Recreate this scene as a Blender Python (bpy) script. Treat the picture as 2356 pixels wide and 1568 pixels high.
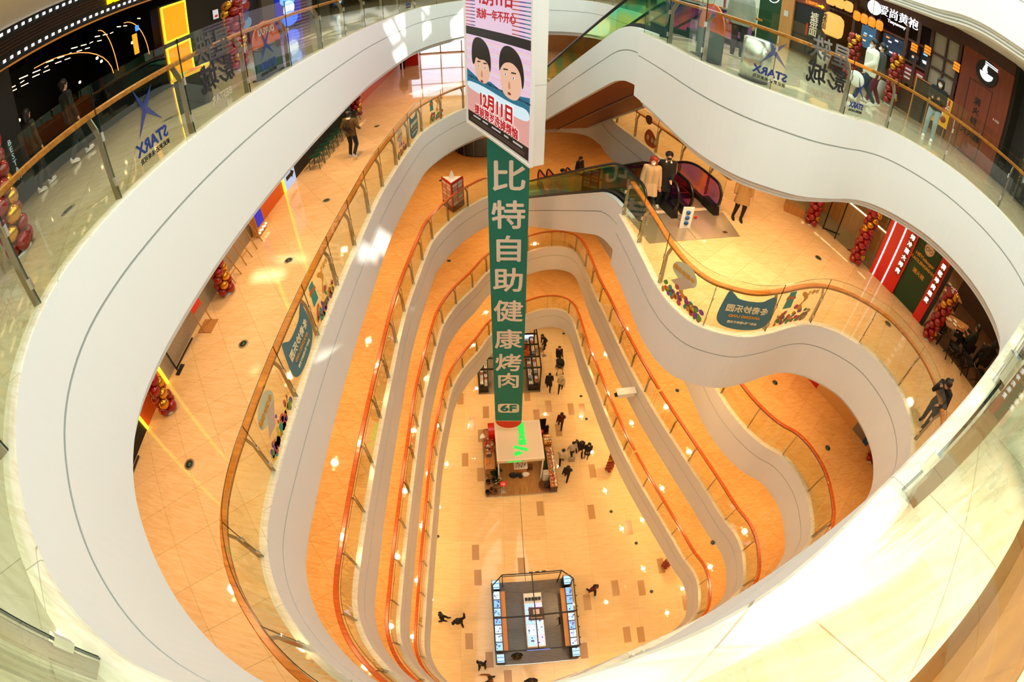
import bpy, bmesh, math, random
from math import sin, cos, pi, radians as rad
from mathutils import Vector, Matrix
from mathutils.geometry import tessellate_polygon
random.seed(7)
SC = bpy.context.scene
for o in list(bpy.data.objects): bpy.data.objects.remove(o)
COL = SC.collection
# ---------------------------------------------------------------- camera (16 mm fisheye held over the top gallery rail)
cam = bpy.data.cameras.new('camera'); cam_ob = bpy.data.objects.new('camera', cam); COL.objects.link(cam_ob)
cam.type = 'PANO'
cam.panorama_type = 'FISHEYE_LENS_POLYNOMIAL'
cam.fisheye_fov = rad(178)
cam.fisheye_polynomial_k0 = 0.0
cam.fisheye_polynomial_k1 = -.0593255
cam.fisheye_polynomial_k2 = 3.3259e-5
cam.fisheye_polynomial_k3 = -1.84165e-5
cam.fisheye_polynomial_k4 = 0.0
cam.sensor_width = 36; cam.sensor_height = 24; cam.clip_start = .01; cam.clip_end = 200
M = Matrix([[9.99975766e-01, -6.96185272e-03, 0], [5.01702515e-03, 7.20627650e-01, -6.93304132e-01],
            [4.82668126e-03, 6.93287330e-01, 7.20645114e-01]]).to_4x4()
M.translation = (0, 0, 25.859); cam_ob.matrix_world = M
SC.camera = cam_ob
# ---------------------------------------------------------------- world, sun, exposure
W = bpy.data.worlds.new('sky'); SC.world = W; W.use_nodes = True
W.node_tree.nodes['Background'].inputs[0].default_value = (.75, .88, 1, 1)
W.node_tree.nodes['Background'].inputs[1].default_value = 1.2
SUNDIR = Vector((.85, -1.05, 1.0)).normalized()          # towards the sun
sl = bpy.data.lights.new('sun', 'SUN'); sl.energy = 9.0; sl.color = (1, .96, .88); sl.angle = rad(.8)
so = bpy.data.objects.new('sun', sl); COL.objects.link(so); so.location = (10, -10, 50)
so.rotation_euler = SUNDIR.to_track_quat('Z', 'Y').to_euler()
SC.view_settings.view_transform = 'Standard'; SC.view_settings.look = 'None'
SC.view_settings.exposure = 0.0; SC.view_settings.gamma = 1.0; SC.view_settings.use_curve_mapping = False
SKYLIGHT = 3.0      # brightness of the unseen glowing roof panels that stand in for daylight
LAMP = 205.0         # watts per gallery downlight cluster
try:
    SC.cycles.transparent_max_bounces = 28
    SC.cycles.max_bounces = 6; SC.cycles.diffuse_bounces = 3; SC.cycles.glossy_bounces = 2
    SC.cycles.caustics_reflective = False; SC.cycles.caustics_refractive = False
    SC.cycles.sample_clamp_indirect = 6.0
except Exception: pass
H = 4.9158
LV = {'E': H, 'D': 2*H, 'C': 3*H, 'B': 4*H, 'A': 5*H, 'Z': 6*H, 'G': 0.0}
# ---------------------------------------------------------------- small helpers
def hx(s, k=1.0):
    s = s.lstrip('#'); r = [int(s[i:i+2], 16)/255 for i in (0, 2, 4)]
    return tuple((c/12.92 if c <= .04045 else ((c+.055)/1.055)**2.4)*k for c in r) + (1,)
def tag(o, label=None, cat=None, group=None, kind=None):
    if label: o['label'] = label
    if cat: o['category'] = cat
    if group: o['group'] = group
    if kind: o['kind'] = kind
    return o
def empty(name, loc, label=None, cat=None, group=None, rz=0):
    o = bpy.data.objects.new(name, None); COL.objects.link(o); o.location = loc; o.rotation_euler = (0, 0, rz)
    o.empty_display_size = .2
    return tag(o, label, cat, group)
def obj(name, me, parent=None, loc=None, rz=None):
    o = bpy.data.objects.new(name, me); COL.objects.link(o)
    if parent: o.parent = parent
    if loc is not None: o.location = loc
    if rz is not None: o.rotation_euler = (0, 0, rz)
    return o
def kids(o): return KID.get(o.name, [])
def copy_tree(o, parent=None):
    c = o.copy(); COL.objects.link(c)
    if parent: c.parent = parent
    for ch in list(o.children): copy_tree(ch, c)
    return c
class MB:
    def __init__(s, o=(0, 0, 0)): s.v = []; s.f = []; s.m = []; s.sm = []; s.o = Vector(o)
    def add(s, vs, fs, mi=0, smooth=False):
        b = len(s.v); s.v += [Vector(v) for v in vs]
        for f in fs: s.f.append([i+b for i in f]); s.m.append(mi); s.sm.append(smooth)
        return s
    def box(s, c, d, rz=0, mi=0, rx=0):
        x, y, z = d[0]/2, d[1]/2, d[2]/2; R = Matrix.Rotation(rz, 3, 'Z') @ Matrix.Rotation(rx, 3, 'X'); c = Vector(c)
        vs = [c + R @ Vector(p) for p in ((-x,-y,-z),(x,-y,-z),(x,y,-z),(-x,y,-z),(-x,-y,z),(x,-y,z),(x,y,z),(-x,y,z))]
        return s.add(vs, [(3,2,1,0),(4,5,6,7),(0,1,5,4),(1,2,6,5),(2,3,7,6),(3,0,4,7)], mi)
    def bar(s, a, b, w, h=None, mi=0):
        a, b = Vector(a), Vector(b); h = h or w; d = (b-a); 
        if d.length < 1e-6: return s
        d.normalize(); up = Vector((0,0,1)) if abs(d.z) < .95 else Vector((0,1,0)); r = d.cross(up).normalized()*w/2; u = r.cross(d).normalized()*h/2
        vs = [p+q for p in (a, b) for q in (-r-u, r-u, r+u, -r+u)]
        return s.add(vs, [(0,1,2,3),(7,6,5,4),(0,4,5,1),(1,5,6,2),(2,6,7,3),(3,7,4,0)], mi)
    def prism(s, poly, z0, z1, mi=0):
        n = len(poly); vs = [(p[0], p[1], z0) for p in poly] + [(p[0], p[1], z1) for p in poly]
        return s.add(vs, [tuple(range(n))[::-1], tuple(range(n, 2*n))] + [(i, (i+1) % n, n+(i+1) % n, n+i) for i in range(n)], mi)
    def slab(s, pts, n, t, mi=0):      # planar polygon thickened by t along n
        n = Vector(n).normalized()*t; k = len(pts); vs = [Vector(p) for p in pts] + [Vector(p)+n for p in pts]
        return s.add(vs, [tuple(range(k))[::-1], tuple(range(k, 2*k))] + [(i, (i+1) % k, k+(i+1) % k, k+i) for i in range(k)], mi)
    def tube(s, pts, r, n=8, mi=0, closed=False, caps=True):
        P = [Vector(p) for p in pts]; k = len(P); R = r if isinstance(r, (list, tuple)) else [r]*k; vs = []; pr = None
        for i in range(k):
            t = (P[(i+1) % k]-P[i-1]) if closed else (P[min(i+1, k-1)]-P[max(i-1, 0)])
            if t.length < 1e-9: t = Vector((0,0,1))
            t.normalize()
            if pr is None:
                a = Vector((0,0,1)) if abs(t.z) < .9 else Vector((1,0,0)); x = t.cross(a).normalized()
            else:
                x = pr - t*pr.dot(t)
                x = x.normalized() if x.length > 1e-6 else t.orthogonal().normalized()
            pr = x; y = t.cross(x)
            vs += [P[i]+(x*cos(2*pi*j/n)+y*sin(2*pi*j/n))*R[i] for j in range(n)]
        fs = [(i*n+j, i*n+(j+1) % n, ((i+1) % k)*n+(j+1) % n, ((i+1) % k)*n+j) for i in range(k if closed else k-1) for j in range(n)]
        if caps and not closed: fs += [tuple(range(n))[::-1], tuple(range((k-1)*n, k*n))]
        return s.add(vs, fs, mi, True)
    def sweep(s, pts, sec, nrm, mi=0, closed=False):   # section [(offset, z)] swept along plan points with plan normals
        n = len(sec); k = len(pts); vs = []
        for p, q in zip(pts, nrm): vs += [(p[0]+q[0]*a, p[1]+q[1]*a, p[2]+b) for a, b in sec]
        fs = [(i*n+j, i*n+(j+1) % n, ((i+1) % k)*n+(j+1) % n, ((i+1) % k)*n+j) for i in range(k if closed else k-1) for j in range(n)]
        if not closed: fs += [tuple(range(n))[::-1], tuple(range((k-1)*n, k*n))]
        return s.add(vs, fs, mi)
    def ell(s, c, r, n=12, m=8, mi=0, R=None):
        if not isinstance(r, (tuple, list)): r = (r, r, r)
        c = Vector(c); vs = []; fs = []
        for i in range(m+1):
            a = pi*i/m
            for j in range(n):
                b = 2*pi*j/n; p = Vector((r[0]*sin(a)*cos(b), r[1]*sin(a)*sin(b), r[2]*cos(a)))
                vs.append(c+(R @ p if R else p))
        for i in range(m):
            for j in range(n): fs.append((i*n+j, (i+1)*n+j, (i+1)*n+(j+1) % n, i*n+(j+1) % n))
        return s.add(vs, fs, mi, True)
    def lathe(s, prof, c=(0,0,0), n=20, mi=0, smooth=True):
        c = Vector(c); k = len(prof); vs = [c+Vector((r*cos(2*pi*j/n), r*sin(2*pi*j/n), z)) for r, z in prof for j in range(n)]
        fs = [(i*n+j, i*n+(j+1) % n, (i+1)*n+(j+1) % n, (i+1)*n+j) for i in range(k-1) for j in range(n)]
        fs += [tuple(range(n))[::-1], tuple(range((k-1)*n, k*n))]
        return s.add(vs, fs, mi, smooth)
    def build(s, name, mats, parent=None, loc=None, rz=None):
        return obj(name, s.mesh(name, mats), parent, loc if loc is not None else (tuple(s.o) if s.o.length and not parent else None), rz)
    def mesh(s, name, mats):
        me = bpy.data.meshes.new(name); me.from_pydata([tuple(v-s.o) for v in s.v], [], s.f)
        for m in (mats if isinstance(mats, (list, tuple)) else [mats]): me.materials.append(m)
        me.polygons.foreach_set('material_index', s.m); me.polygons.foreach_set('use_smooth', s.sm)
        me.update(); return me
TMP = bpy.data.scenes.new('tmp')
def evaluated(o):
    TMP.collection.objects.link(o); TMP.view_layers[0].update()
    dg = TMP.view_layers[0].depsgraph
    me = bpy.data.meshes.new_from_object(o.evaluated_get(dg))
    TMP.collection.objects.unlink(o); d = o.data; bpy.data.objects.remove(o)
    if isinstance(d, bpy.types.Curve): bpy.data.curves.remove(d)
    else: bpy.data.meshes.remove(d)
    return me
def text_mesh(body, size, ext=.004, fat=0.0, sx=1.0, mirror=False, res=2, gap=1.0, lead=1.0, bold=0.0):
    c = bpy.data.curves.new('t', 'FONT'); c.body = body; c.size = size; c.align_x = 'CENTER'; c.align_y = 'CENTER'
    c.extrude = ext; c.offset = fat; c.resolution_u = res; c.space_character = gap; c.space_line = lead
    me = evaluated(bpy.data.objects.new('t', c))
    me.materials.clear()
    if bold:
        bm = bmesh.new()
        for n_, (dx, dy) in enumerate(((0, 0), (bold, 0), (-bold, 0), (0, bold), (0, -bold))):
            m2 = me.copy(); m2.transform(Matrix.Translation((dx, dy, n_*.0012))); bm.from_mesh(m2); bpy.data.meshes.remove(m2)
        bm.to_mesh(me); bm.free()
    k = -sx if mirror else sx
    for v in me.vertices: v.co.x *= k
    if mirror: me.flip_normals()
    return me
def frame(o, right, up):       # matrix that puts a text's x on right and its y on up
    r = Vector(right).normalized(); u = Vector(up).normalized(); n = r.cross(u)
    m = Matrix((r, u, n)).transposed().to_4x4(); m.translation = o; return m
def text(name, body, size, at, right, up, mat, parent=None, org=(0,0,0), **kw):
    me = text_mesh(body, size, **kw); me.transform(frame(Vector(at)-Vector(org), right, up)); me.materials.append(mat); me.name = name
    return obj(name, me, parent)
# ---------------------------------------------------------------- materials
def nodes(name):
    m = bpy.data.materials.new(name); m.use_nodes = True; nt = m.node_tree; return m, nt, nt.nodes, nt.links
def mat(name, col, rough=.5, metal=0.0, emit=None, es=0.0, bump=None, coat=0.0, var=0.0, vs=30.0, spec=None):
    m, nt, N, L = nodes(name); b = N['Principled BSDF']
    c = hx(col) if isinstance(col, str) else tuple(col)+(1,)*(4-len(col))
    b.inputs['Base Color'].default_value = c; b.inputs['Roughness'].default_value = rough; b.inputs['Metallic'].default_value = metal
    if coat: b.inputs['Coat Weight'].default_value = coat; b.inputs['Coat Roughness'].default_value = .08
    if spec is not None: b.inputs['Specular IOR Level'].default_value = spec
    if emit: b.inputs['Emission Color'].default_value = hx(emit) if isinstance(emit, str) else tuple(emit)+(1,); b.inputs['Emission Strength'].default_value = es
    tc = N.new('ShaderNodeTexCoord'); nz = N.new('ShaderNodeTexNoise'); nz.inputs['Scale'].default_value = vs
    L.new(tc.outputs['Object'], nz.inputs['Vector'])
    if var:
        mx = N.new('ShaderNodeMix'); mx.data_type = 'RGBA'; mx.blend_type = 'MULTIPLY'; mx.inputs[6].default_value = c
        rp = N.new('ShaderNodeMapRange'); rp.inputs['To Min'].default_value = 1-var; rp.inputs['To Max'].default_value = 1+var*.4
        L.new(nz.outputs['Fac'], rp.inputs['Value']); mx.inputs[0].default_value = 1; L.new(rp.outputs[0], mx.inputs[7]); L.new(mx.outputs[2], b.inputs['Base Color'])
    if bump:
        bp = N.new('ShaderNodeBump'); bp.inputs['Strength'].default_value = bump; bp.inputs['Distance'].default_value = .01
        L.new(nz.outputs['Fac'], bp.inputs['Height']); L.new(bp.outputs[0], b.inputs['Normal'])
    return m
def emis(name, col, s, nee=False):
    m = mat(name, '#101010', .6, emit=col, es=s)
    if not nee:
        try: m.cycles.emission_sampling = 'NONE'
        except Exception: pass
    return m
def stone(name, col, vein, tile=.8, rot=40, rough=.1, veinscale=1.0, joint='#9a7650', zone=None):
    m, nt, N, L = nodes(name); b = N['Principled BSDF']
    tc = N.new('ShaderNodeTexCoord'); mp = N.new('ShaderNodeMapping'); mp.inputs['Rotation'].default_value = (0, 0, rad(-rot))
    mp.inputs['Location'].default_value = (.05, .3, 0)
    L.new(tc.outputs['Object'], mp.inputs[0])
    br = N.new('ShaderNodeTexBrick'); br.offset = 0.0; br.inputs['Scale'].default_value = 1.0
    br.inputs['Brick Width'].default_value = tile; br.inputs['Row Height'].default_value = tile; br.inputs['Mortar Size'].default_value = .0035
    br.inputs['Mortar Smooth'].default_value = 0.0; br.inputs['Bias'].default_value = 0
    br.inputs['Color1'].default_value = (1, 1, 1, 1); br.inputs['Color2'].default_value = (.90, .89, .87, 1); br.inputs['Mortar'].default_value = (.55, .5, .42, 1)
    L.new(mp.outputs[0], br.inputs['Vector'])
    m2 = N.new('ShaderNodeMapping'); m2.inputs['Scale'].default_value = (1.1*veinscale, 9*veinscale, 1); m2.inputs['Rotation'].default_value = (0, 0, rad(8))
    L.new(tc.outputs['Object'], m2.inputs[0])
    nz = N.new('ShaderNodeTexNoise'); nz.inputs['Scale'].default_value = 2.2; nz.inputs['Detail'].default_value = 6; nz.inputs['Distortion'].default_value = 1.3
    L.new(m2.outputs[0], nz.inputs['Vector'])
    cr = N.new('ShaderNodeValToRGB'); cr.color_ramp.elements[0].position = .33; cr.color_ramp.elements[1].position = .6
    cr.color_ramp.elements[0].color = hx(vein); cr.color_ramp.elements[1].color = hx(col)
    L.new(nz.outputs['Fac'], cr.inputs[0])
    mx = N.new('ShaderNodeMix'); mx.data_type = 'RGBA'; mx.blend_type = 'MULTIPLY'; mx.inputs[0].default_value = 1
    L.new(cr.outputs[0], mx.inputs[6]); L.new(br.outputs['Color'], mx.inputs[7]); L.new(mx.outputs[2], b.inputs['Base Color'])
    b.inputs['Roughness'].default_value = rough; b.inputs['Specular IOR Level'].default_value = .5
    return m
def wood(name, c1, c2, rough=.35, sc=1.0, axis=1, coat=0.0):
    m, nt, N, L = nodes(name); b = N['Principled BSDF']
    tc = N.new('ShaderNodeTexCoord'); mp = N.new('ShaderNodeMapping'); s = [14*sc]*3; s[axis] = .9*sc; mp.inputs['Scale'].default_value = s
    L.new(tc.outputs['Object'], mp.inputs[0]); nz = N.new('ShaderNodeTexNoise'); nz.inputs['Scale'].default_value = 1.5; nz.inputs['Detail'].default_value = 5
    L.new(mp.outputs[0], nz.inputs['Vector'])
    cr = N.new('ShaderNodeValToRGB'); cr.color_ramp.elements[0].position = .3; cr.color_ramp.elements[1].position = .7
    cr.color_ramp.elements[0].color = hx(c1); cr.color_ramp.elements[1].color = hx(c2); L.new(nz.outputs['Fac'], cr.inputs[0])
    L.new(cr.outputs[0], b.inputs['Base Color']); b.inputs['Roughness'].default_value = rough
    if coat: b.inputs['Coat Weight'].default_value = coat
    return m
def glass(name, tint, refl=.06, rough=0.0, dich=None):
    m, nt, N, L = nodes(name); N.remove(N['Principled BSDF']); out = N['Material Output']
    t = N.new('ShaderNodeBsdfTransparent'); g = N.new('ShaderNodeBsdfGlossy'); g.inputs['Roughness'].default_value = rough; mx = N.new('ShaderNodeMixShader')
    t.inputs[0].default_value = tuple(tint)+(1,); g.inputs[0].default_value = (1, 1, 1, 1)
    ge = N.new('ShaderNodeNewGeometry'); dt = N.new('ShaderNodeVectorMath'); dt.operation = 'DOT_PRODUCT'
    L.new(ge.outputs['Incoming'], dt.inputs[0]); L.new(ge.outputs['Normal'], dt.inputs[1])
    def mth(op, x, y):
        k = N.new('ShaderNodeMath'); k.operation = op
        for i, q in enumerate((x, y)):
            if q is None: continue
            if isinstance(q, (int, float)): k.inputs[i].default_value = q
            else: L.new(q, k.inputs[i])
        return k.outputs[0]
    fc = mth('POWER', mth('SUBTRACT', 1.0, mth('ABSOLUTE', dt.outputs['Value'], None)), 5.0)
    mu = N.new('ShaderNodeMath'); mu.operation = 'MULTIPLY_ADD'; mu.inputs[1].default_value = .45; mu.inputs[2].default_value = refl; mu.use_clamp = True
    L.new(fc, mu.inputs[0])
    L.new(mu.outputs[0], mx.inputs[0]); L.new(t.outputs[0], mx.inputs[1]); L.new(g.outputs[0], mx.inputs[2]); L.new(mx.outputs[0], out.inputs[0])
    if dich:
        tc = N.new('ShaderNodeTexCoord'); nz = N.new('ShaderNodeTexNoise'); nz.inputs['Scale'].default_value = .55; nz.inputs['Detail'].default_value = 1
        L.new(tc.outputs['Object'], nz.inputs['Vector']); cr = N.new('ShaderNodeValToRGB'); el = cr.color_ramp.elements
        while len(el) < len(dich): el.new(.5)
        for i, c in enumerate(dich): el[i].position = .3+.4*i/(len(dich)-1); el[i].color = tuple(c)+(1,)
        L.new(nz.outputs['Fac'], cr.inputs[0]); L.new(cr.outputs[0], t.inputs[0])
    return m
m_white = mat('white_panel_paint', '#f1f1ee', .45, bump=.02, vs=4)
m_groove = mat('grey_reveal_metal', '#b9bab2', .5)
m_cream = stone('cream_kerb_stone', '#f0e2cc', '#e3cfb2', tile=1.5, rough=.2)
m_floorA = stone('pale_marble_tile', '#d0c3a3', '#c0b08c', tile=.8, rough=.05, veinscale=.7)
m_floorB = stone('honey_limestone_tile', '#ecca9c', '#e2b984', tile=.8, rough=.045)
m_floorL = stone('limestone_tile_warm_lit', '#e8b674', '#dda05a', tile=.8, rough=.05)  # same limestone, warmer lamp light of the lower galleries painted in as orange
m_floorG = stone('cream_ground_stone', '#efd09c', '#e8c48b', tile=2.4, rot=2, rough=.035, veinscale=.5)
m_inlay = mat('speckled_brown_granite', '#c09562', .25, var=.35, vs=40)
m_seam = mat('dark_joint', '#5f432a', .5)
m_ceil = mat('warm_white_ceiling', '#f6efe2', .8)
m_glass = glass('balustrade_glass', (.945, .978, .92), .045)
m_gedge = mat('dark_green_glass_edge', '#16302a', .15)
m_railA = wood('oiled_oak_handrail', '#a2560c', '#cd7c1e', .35, 1, 0)
m_railL = wood('red_brown_handrail', '#a8420a', '#cf5e18', .3, 1, 0, .4)
m_steel = mat('brushed_bronze_steel', '#a29480', .42, .7, bump=.03, vs=80)
m_steel2 = mat('bright_clip_steel', '#d9d9d2', .25, .9)
m_black = mat('matte_black', '#0a0a0b', .5); m_blackg = mat('black_rubber', '#0c0c0d', .32)
m_dark = mat('dark_charcoal', '#1b1a19', .6); m_dgrey = mat('dark_grey_metal', '#3a3836', .35, .7)
m_grey = mat('mid_grey_metal', '#8c8a85', .35, .6); m_lgrey = mat('light_grey', '#b9b6ae', .5)
m_terr = mat('speckled_terrazzo', '#a89a84', .35, var=.45, vs=28)
m_plate = mat('ribbed_steel_plate', '#b3a48e', .3, .55, bump=.05, vs=60)
m_green_tr = [(.5, .92, .62), (.8, .93, .42), (.4, .93, .75), (.9, .93, .55)]
m_dichg = glass('green_dichroic_glass', (.4, .8, .5), .07, dich=m_green_tr)
m_dichp = glass('purple_dichroic_glass', (.5, .3, .8), .07, dich=[(.5, .45, .92), (.82, .42, .8), (.9, .55, .5), (.6, .42, .9)])
m_soffit = wood('brown_wood_soffit', '#7a3c10', '#8d4a17', .5, .6, 0)
m_red = mat('red_paint', '#b3120c', .4); m_red2 = mat('bright_red', '#d0120c', .3, coat=.4)
m_balr = mat('dark_red_latex', '#8d0a0c', .16, coat=.5); m_balg = mat('chrome_gold_latex', '#d79a32', .18, .85)
m_balo = mat('orange_latex', '#d8661c', .2, coat=.4)
m_teal = mat('teal_banner_cloth', '#0d7d76', .7); m_ban_txt = mat('banner_print_white', '#e9e6e0', .7); m_ban_or = mat('banner_orange_red', '#d03412', .7)
m_orange = mat('orange_panel', '#d9611c', .5); m_teald = mat('dark_teal_panel', '#27504c', .4)
m_woodfl = wood('plank_floor', '#8a6238', '#b5854f', .3, 1.4, 1)
m_woodwall = wood('red_brown_panelling', '#6b2a0c', '#7f3512', .45, .7, 2)
m_oak = wood('pale_oak', '#a9713c', '#bb8449', .45, .8, 2); m_dwood = wood('dark_stained_wood', '#34160a', '#47210f', .45, 1, 2)
m_yglow = emis('yellow_lightbox', '#ff9c10', 1.3, True); m_yedge = emis('yellow_led_edge', '#ffd21e', 4.5)
m_wglow = emis('white_led', '#f4fbff', 2.2); m_warmled = emis('warm_led', '#ffd9a0', 5.0); m_yled = emis('yellow_led', '#ffd400', 3.5)
m_blueglow = emis('blue_lightbox', '#5aa6ff', 1.8); m_whitesign = emis('white_sign_letter', '#ffffff', 1.5); m_greenled = emis('green_led_letter', '#00e64a', 1.2)
m_lantern = emis('paper_lantern', '#ffbf5a', 1.1); m_orled = emis('orange_lantern', '#ff8a1e', 1.4)
m_lamp = emis('lamp_disc', '#ffdca6', 30.0)
m_sky = emis('daylight_roof_glow', '#e8f7ee', SKYLIGHT, True)
m_skin = mat('skin', '#d2a183', .5); m_hair = mat('black_hair', '#0d0b0a', .45); m_hairr = mat('red_hair', '#8f2a10', .45)
m_maskw = mat('pale_blue_mask', '#cfe0e8', .7)
CLO = {}
def cloth(c):
    if c not in CLO: CLO[c] = mat('cloth_'+c.strip('#'), c, .85, bump=.15, vs=60)
    return CLO[c]
PAINT = {}
def paint(c, rough=.5):
    if c not in PAINT: PAINT[c] = mat('paint_'+c.strip('#'), c, rough)
    return PAINT[c]
SCR = {}
def screen(c, s=1.0):
    if (c, s) not in SCR: SCR[(c, s)] = emis('screen_'+c.strip('#'), c, s)
    return SCR[(c, s)]
# ---------------------------------------------------------------- plan of the void
C_ = 'c'
_near = [(1.4,.40),(.7,.11),(.3,0),(-.4,-.16),(-1.2,-.3),(-1.6,-.25),(-2.2,0),(-2.5,.2),(-2.85,.5),(-3.25,.95),(-3.5,1.4),(-3.66,1.9),(-3.72,2.5)]
_left = [(-3.72,3.2),(-3.72,6),(-3.72,9),(-3.72,12),(-3.62,13.6),(-3.5,15.1),(-3.35,16.4),(-2.9,17.7),(-2.0,19.3),(-1.2,20.2)]
_farAB = [(-.3,20.6),(.85,20.75),(2.4,21.0),(3.2,20.8),(3.7,19.8),(3.95,18.1),(4.6,15.8),(5.18,13.85),(5.95,11.3,C_),(2.8,10.45,C_)]
_bulge = [(2.9,9.6),(3.0,8.6),(3.12,7.6),(3.3,7.0),(3.65,6.5),(4.1,6.28),(4.5,6.18),(5.4,6.3),(6.1,6.5),(6.7,6.57),(7.25,6.45),(7.8,6.15),(8.25,5.75),(8.6,5.0),(8.7,4.3),(8.55,3.55),(8.2,2.95),(7.4,2.4),(5,1.6),(2.5,.77)]
_endR = [(8.2,5.95),(8.55,5.3),(8.7,4.6),(8.68,4.1),(8.45,3.2),(7.9,2.7),(7.1,2.3),(5,1.6),(2.5,.77)]
LOOP = {}
LOOP['A'] = LOOP['B'] = _bulge + _near + _left + _farAB
LOOP['C'] = [(6.0,11.6),(6.35,9.8),(6.55,8.5),(6.85,7.6),(7.6,6.45)] + _endR + _near + _left + [(-.3,20.6),(.85,20.75),(2.4,21.2),(3.2,21.2),(3.75,20.5),(4.15,19.2),(4.6,17.3),(5.2,14.5)]
LOOP['D'] = LOOP['E'] = [(6.0,11.6),(7.05,8.8),(7.7,7.2)] + _endR + _near + _left[:-1] + [(-1.25,20.75),(0,21.9),(.85,22.5),(2.1,23.05),(2.75,23.1),(3.35,22.9),(3.75,22.4),(3.95,21.6),(4.1,20.5),(4.3,18.9),(4.6,17.45),(4.9,15.9),(5.2,14.5)]
LOOP['Z'] = [(9,12),(8.9,8),(8.3,5.75),(8.62,5.0),(8.72,4.3),(9.5,2),(9.5,-8),(-4.5,-8),(-3.72,-3)] + _left + [(-.3,20.6),(.85,20.75),(2.4,21.0),(5,21),(9,20)]  # unseen upper edge, opened at near and right to let the sun through
def catmull(P, step=.14):
    n = len(P); out = []; marks = []
    for i in range(n):
        p1 = P[i]; p2 = P[(i+1) % n]; p0 = P[i-1]; p3 = P[(i+2) % n]
        a1 = Vector(p1[:2]); a2 = Vector(p2[:2])
        t1 = Vector((0,0)) if len(p1) > 2 else None; t2 = Vector((0,0)) if len(p2) > 2 else None
        d = (a2-a1).length
        def tan(a, b, c):
            a, b, c = Vector(a[:2]), Vector(b[:2]), Vector(c[:2]); l1 = (b-a).length; l2 = (c-b).length
            return (((b-a)/l1)*l2+((c-b)/l2)*l1)/(l1+l2)*d
        m1 = (a2-a1) if t1 is not None else tan(p0, p1, p2); m2 = (a2-a1) if t2 is not None else tan(p1, p2, p3)
        k = max(1, int(round(d/step)))
        marks.append(len(out))
        for j in range(k):
            t = j/k; h = 2*t**3-3*t*t+1, t**3-2*t*t+t, -2*t**3+3*t*t, t**3-t*t
            out.append(a1*h[0]+m1*h[1]+a2*h[2]+m2*h[3])
    return out, marks
PATH = {}; MARK = {}; NRM = {}
def normals(P, closed=True):
    n = len(P); out = []
    for i in range(n):
        a = P[i-1] if (closed or i > 0) else P[i]; b = P[(i+1) % n] if (closed or i < n-1) else P[i]
        e1 = (P[i]-a); e2 = (b-P[i]); e1 = e1.normalized() if e1.length > 1e-9 else e2.normalized(); e2 = e2.normalized() if e2.length > 1e-9 else e1
        t = (e1+e2); t = t.normalized() if t.length > 1e-6 else e1
        k = min(2.2, 1/max(.45, t.dot(e1))); out.append(Vector((t.y, -t.x))*k)      # right of travel = into the void
    return out
for k in LOOP:
    PATH[k], MARK[k] = catmull(LOOP[k]); NRM[k] = normals(PATH[k])
OUT = [(-15.5, -7), (17, -7), (17, 36), (-15.5, 36)]
def holed(name, hole, zt, zb, m, kind='structure', out=OUT):
    t = tessellate_polygon([[Vector((p[0], p[1], 0)) for p in out], [Vector((p.x, p.y, 0)) for p in hole]])
    allp = [Vector((p[0], p[1])) for p in out] + list(hole); b = MB()
    up = [];
    for f in t:
        a, bb, c = (allp[i] for i in f); cr = (bb-a).cross(c-a) if hasattr(bb, 'cross') else 0
        up.append(tuple(f) if cr > 0 else tuple(f)[::-1])
    n = len(allp)
    b.add([(p[0], p[1], zt) for p in allp], up)
    if zb is not None: b.add([(p[0], p[1], zb) for p in allp], [f[::-1] for f in up])
    return tag(b.build(name, m), kind=kind)
FM = {'A': m_floorA, 'B': m_floorB, 'C': m_floorL, 'D': m_floorL, 'E': m_floorL}
CEIL = 1.22
SEC = [(-.40, -CEIL), (-.40, -1.79), (-.10, -1.79), (-.10, -1.735), (-.075, -1.735), (-.075, -1.72), (-.055, -1.72), (-.055, -1.665), (-.03, -1.665), (-.03, -1.65), (-.01, -1.65), (-.01, -1.6), (.08, -1.6),
       (.08, -.585), (.066, -.585), (.066, -.558), (.08, -.558), (.08, .005), (.07, .02), (-.07, .02), (-.07, -.02)]
SMI = [0, 0, 0, 1, 1, 1, 0, 1, 1, 1, 0, 0, 0, 1, 1, 1, 0, 2, 2, 2]
for n_, k in enumerate('EDCBAZ'):
    z = LV[k]; P = PATH[k]; N_ = NRM[k]
    hole = [p-q*.02 for p, q in zip(P, N_)]
    if k != 'Z': holed('floor' if n_ == 0 else 'floor.%03d' % n_, hole, z, None, FM[k])
    holed('ceiling' if n_ == 0 else 'ceiling.%03d' % n_, [p-q*.30 for p, q in zip(P, N_)], z-CEIL, None, m_ceil)
    b = MB(); nP = len(P); nS = len(SEC)
    b.v = [Vector((p.x+q.x*a, p.y+q.y*a, z+h)) for p, q in zip(P, N_) for a, h in SEC]
    for i in range(nP):
        j = (i+1) % nP
        for s in range(nS-1):
            b.f.append([i*nS+s, i*nS+s+1, j*nS+s+1, j*nS+s]); b.m.append(SMI[s]); b.sm.append(False)
    tag(b.build('trim_%d' % (n_+1), [m_white, m_groove, m_cream]), kind='structure')
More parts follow.
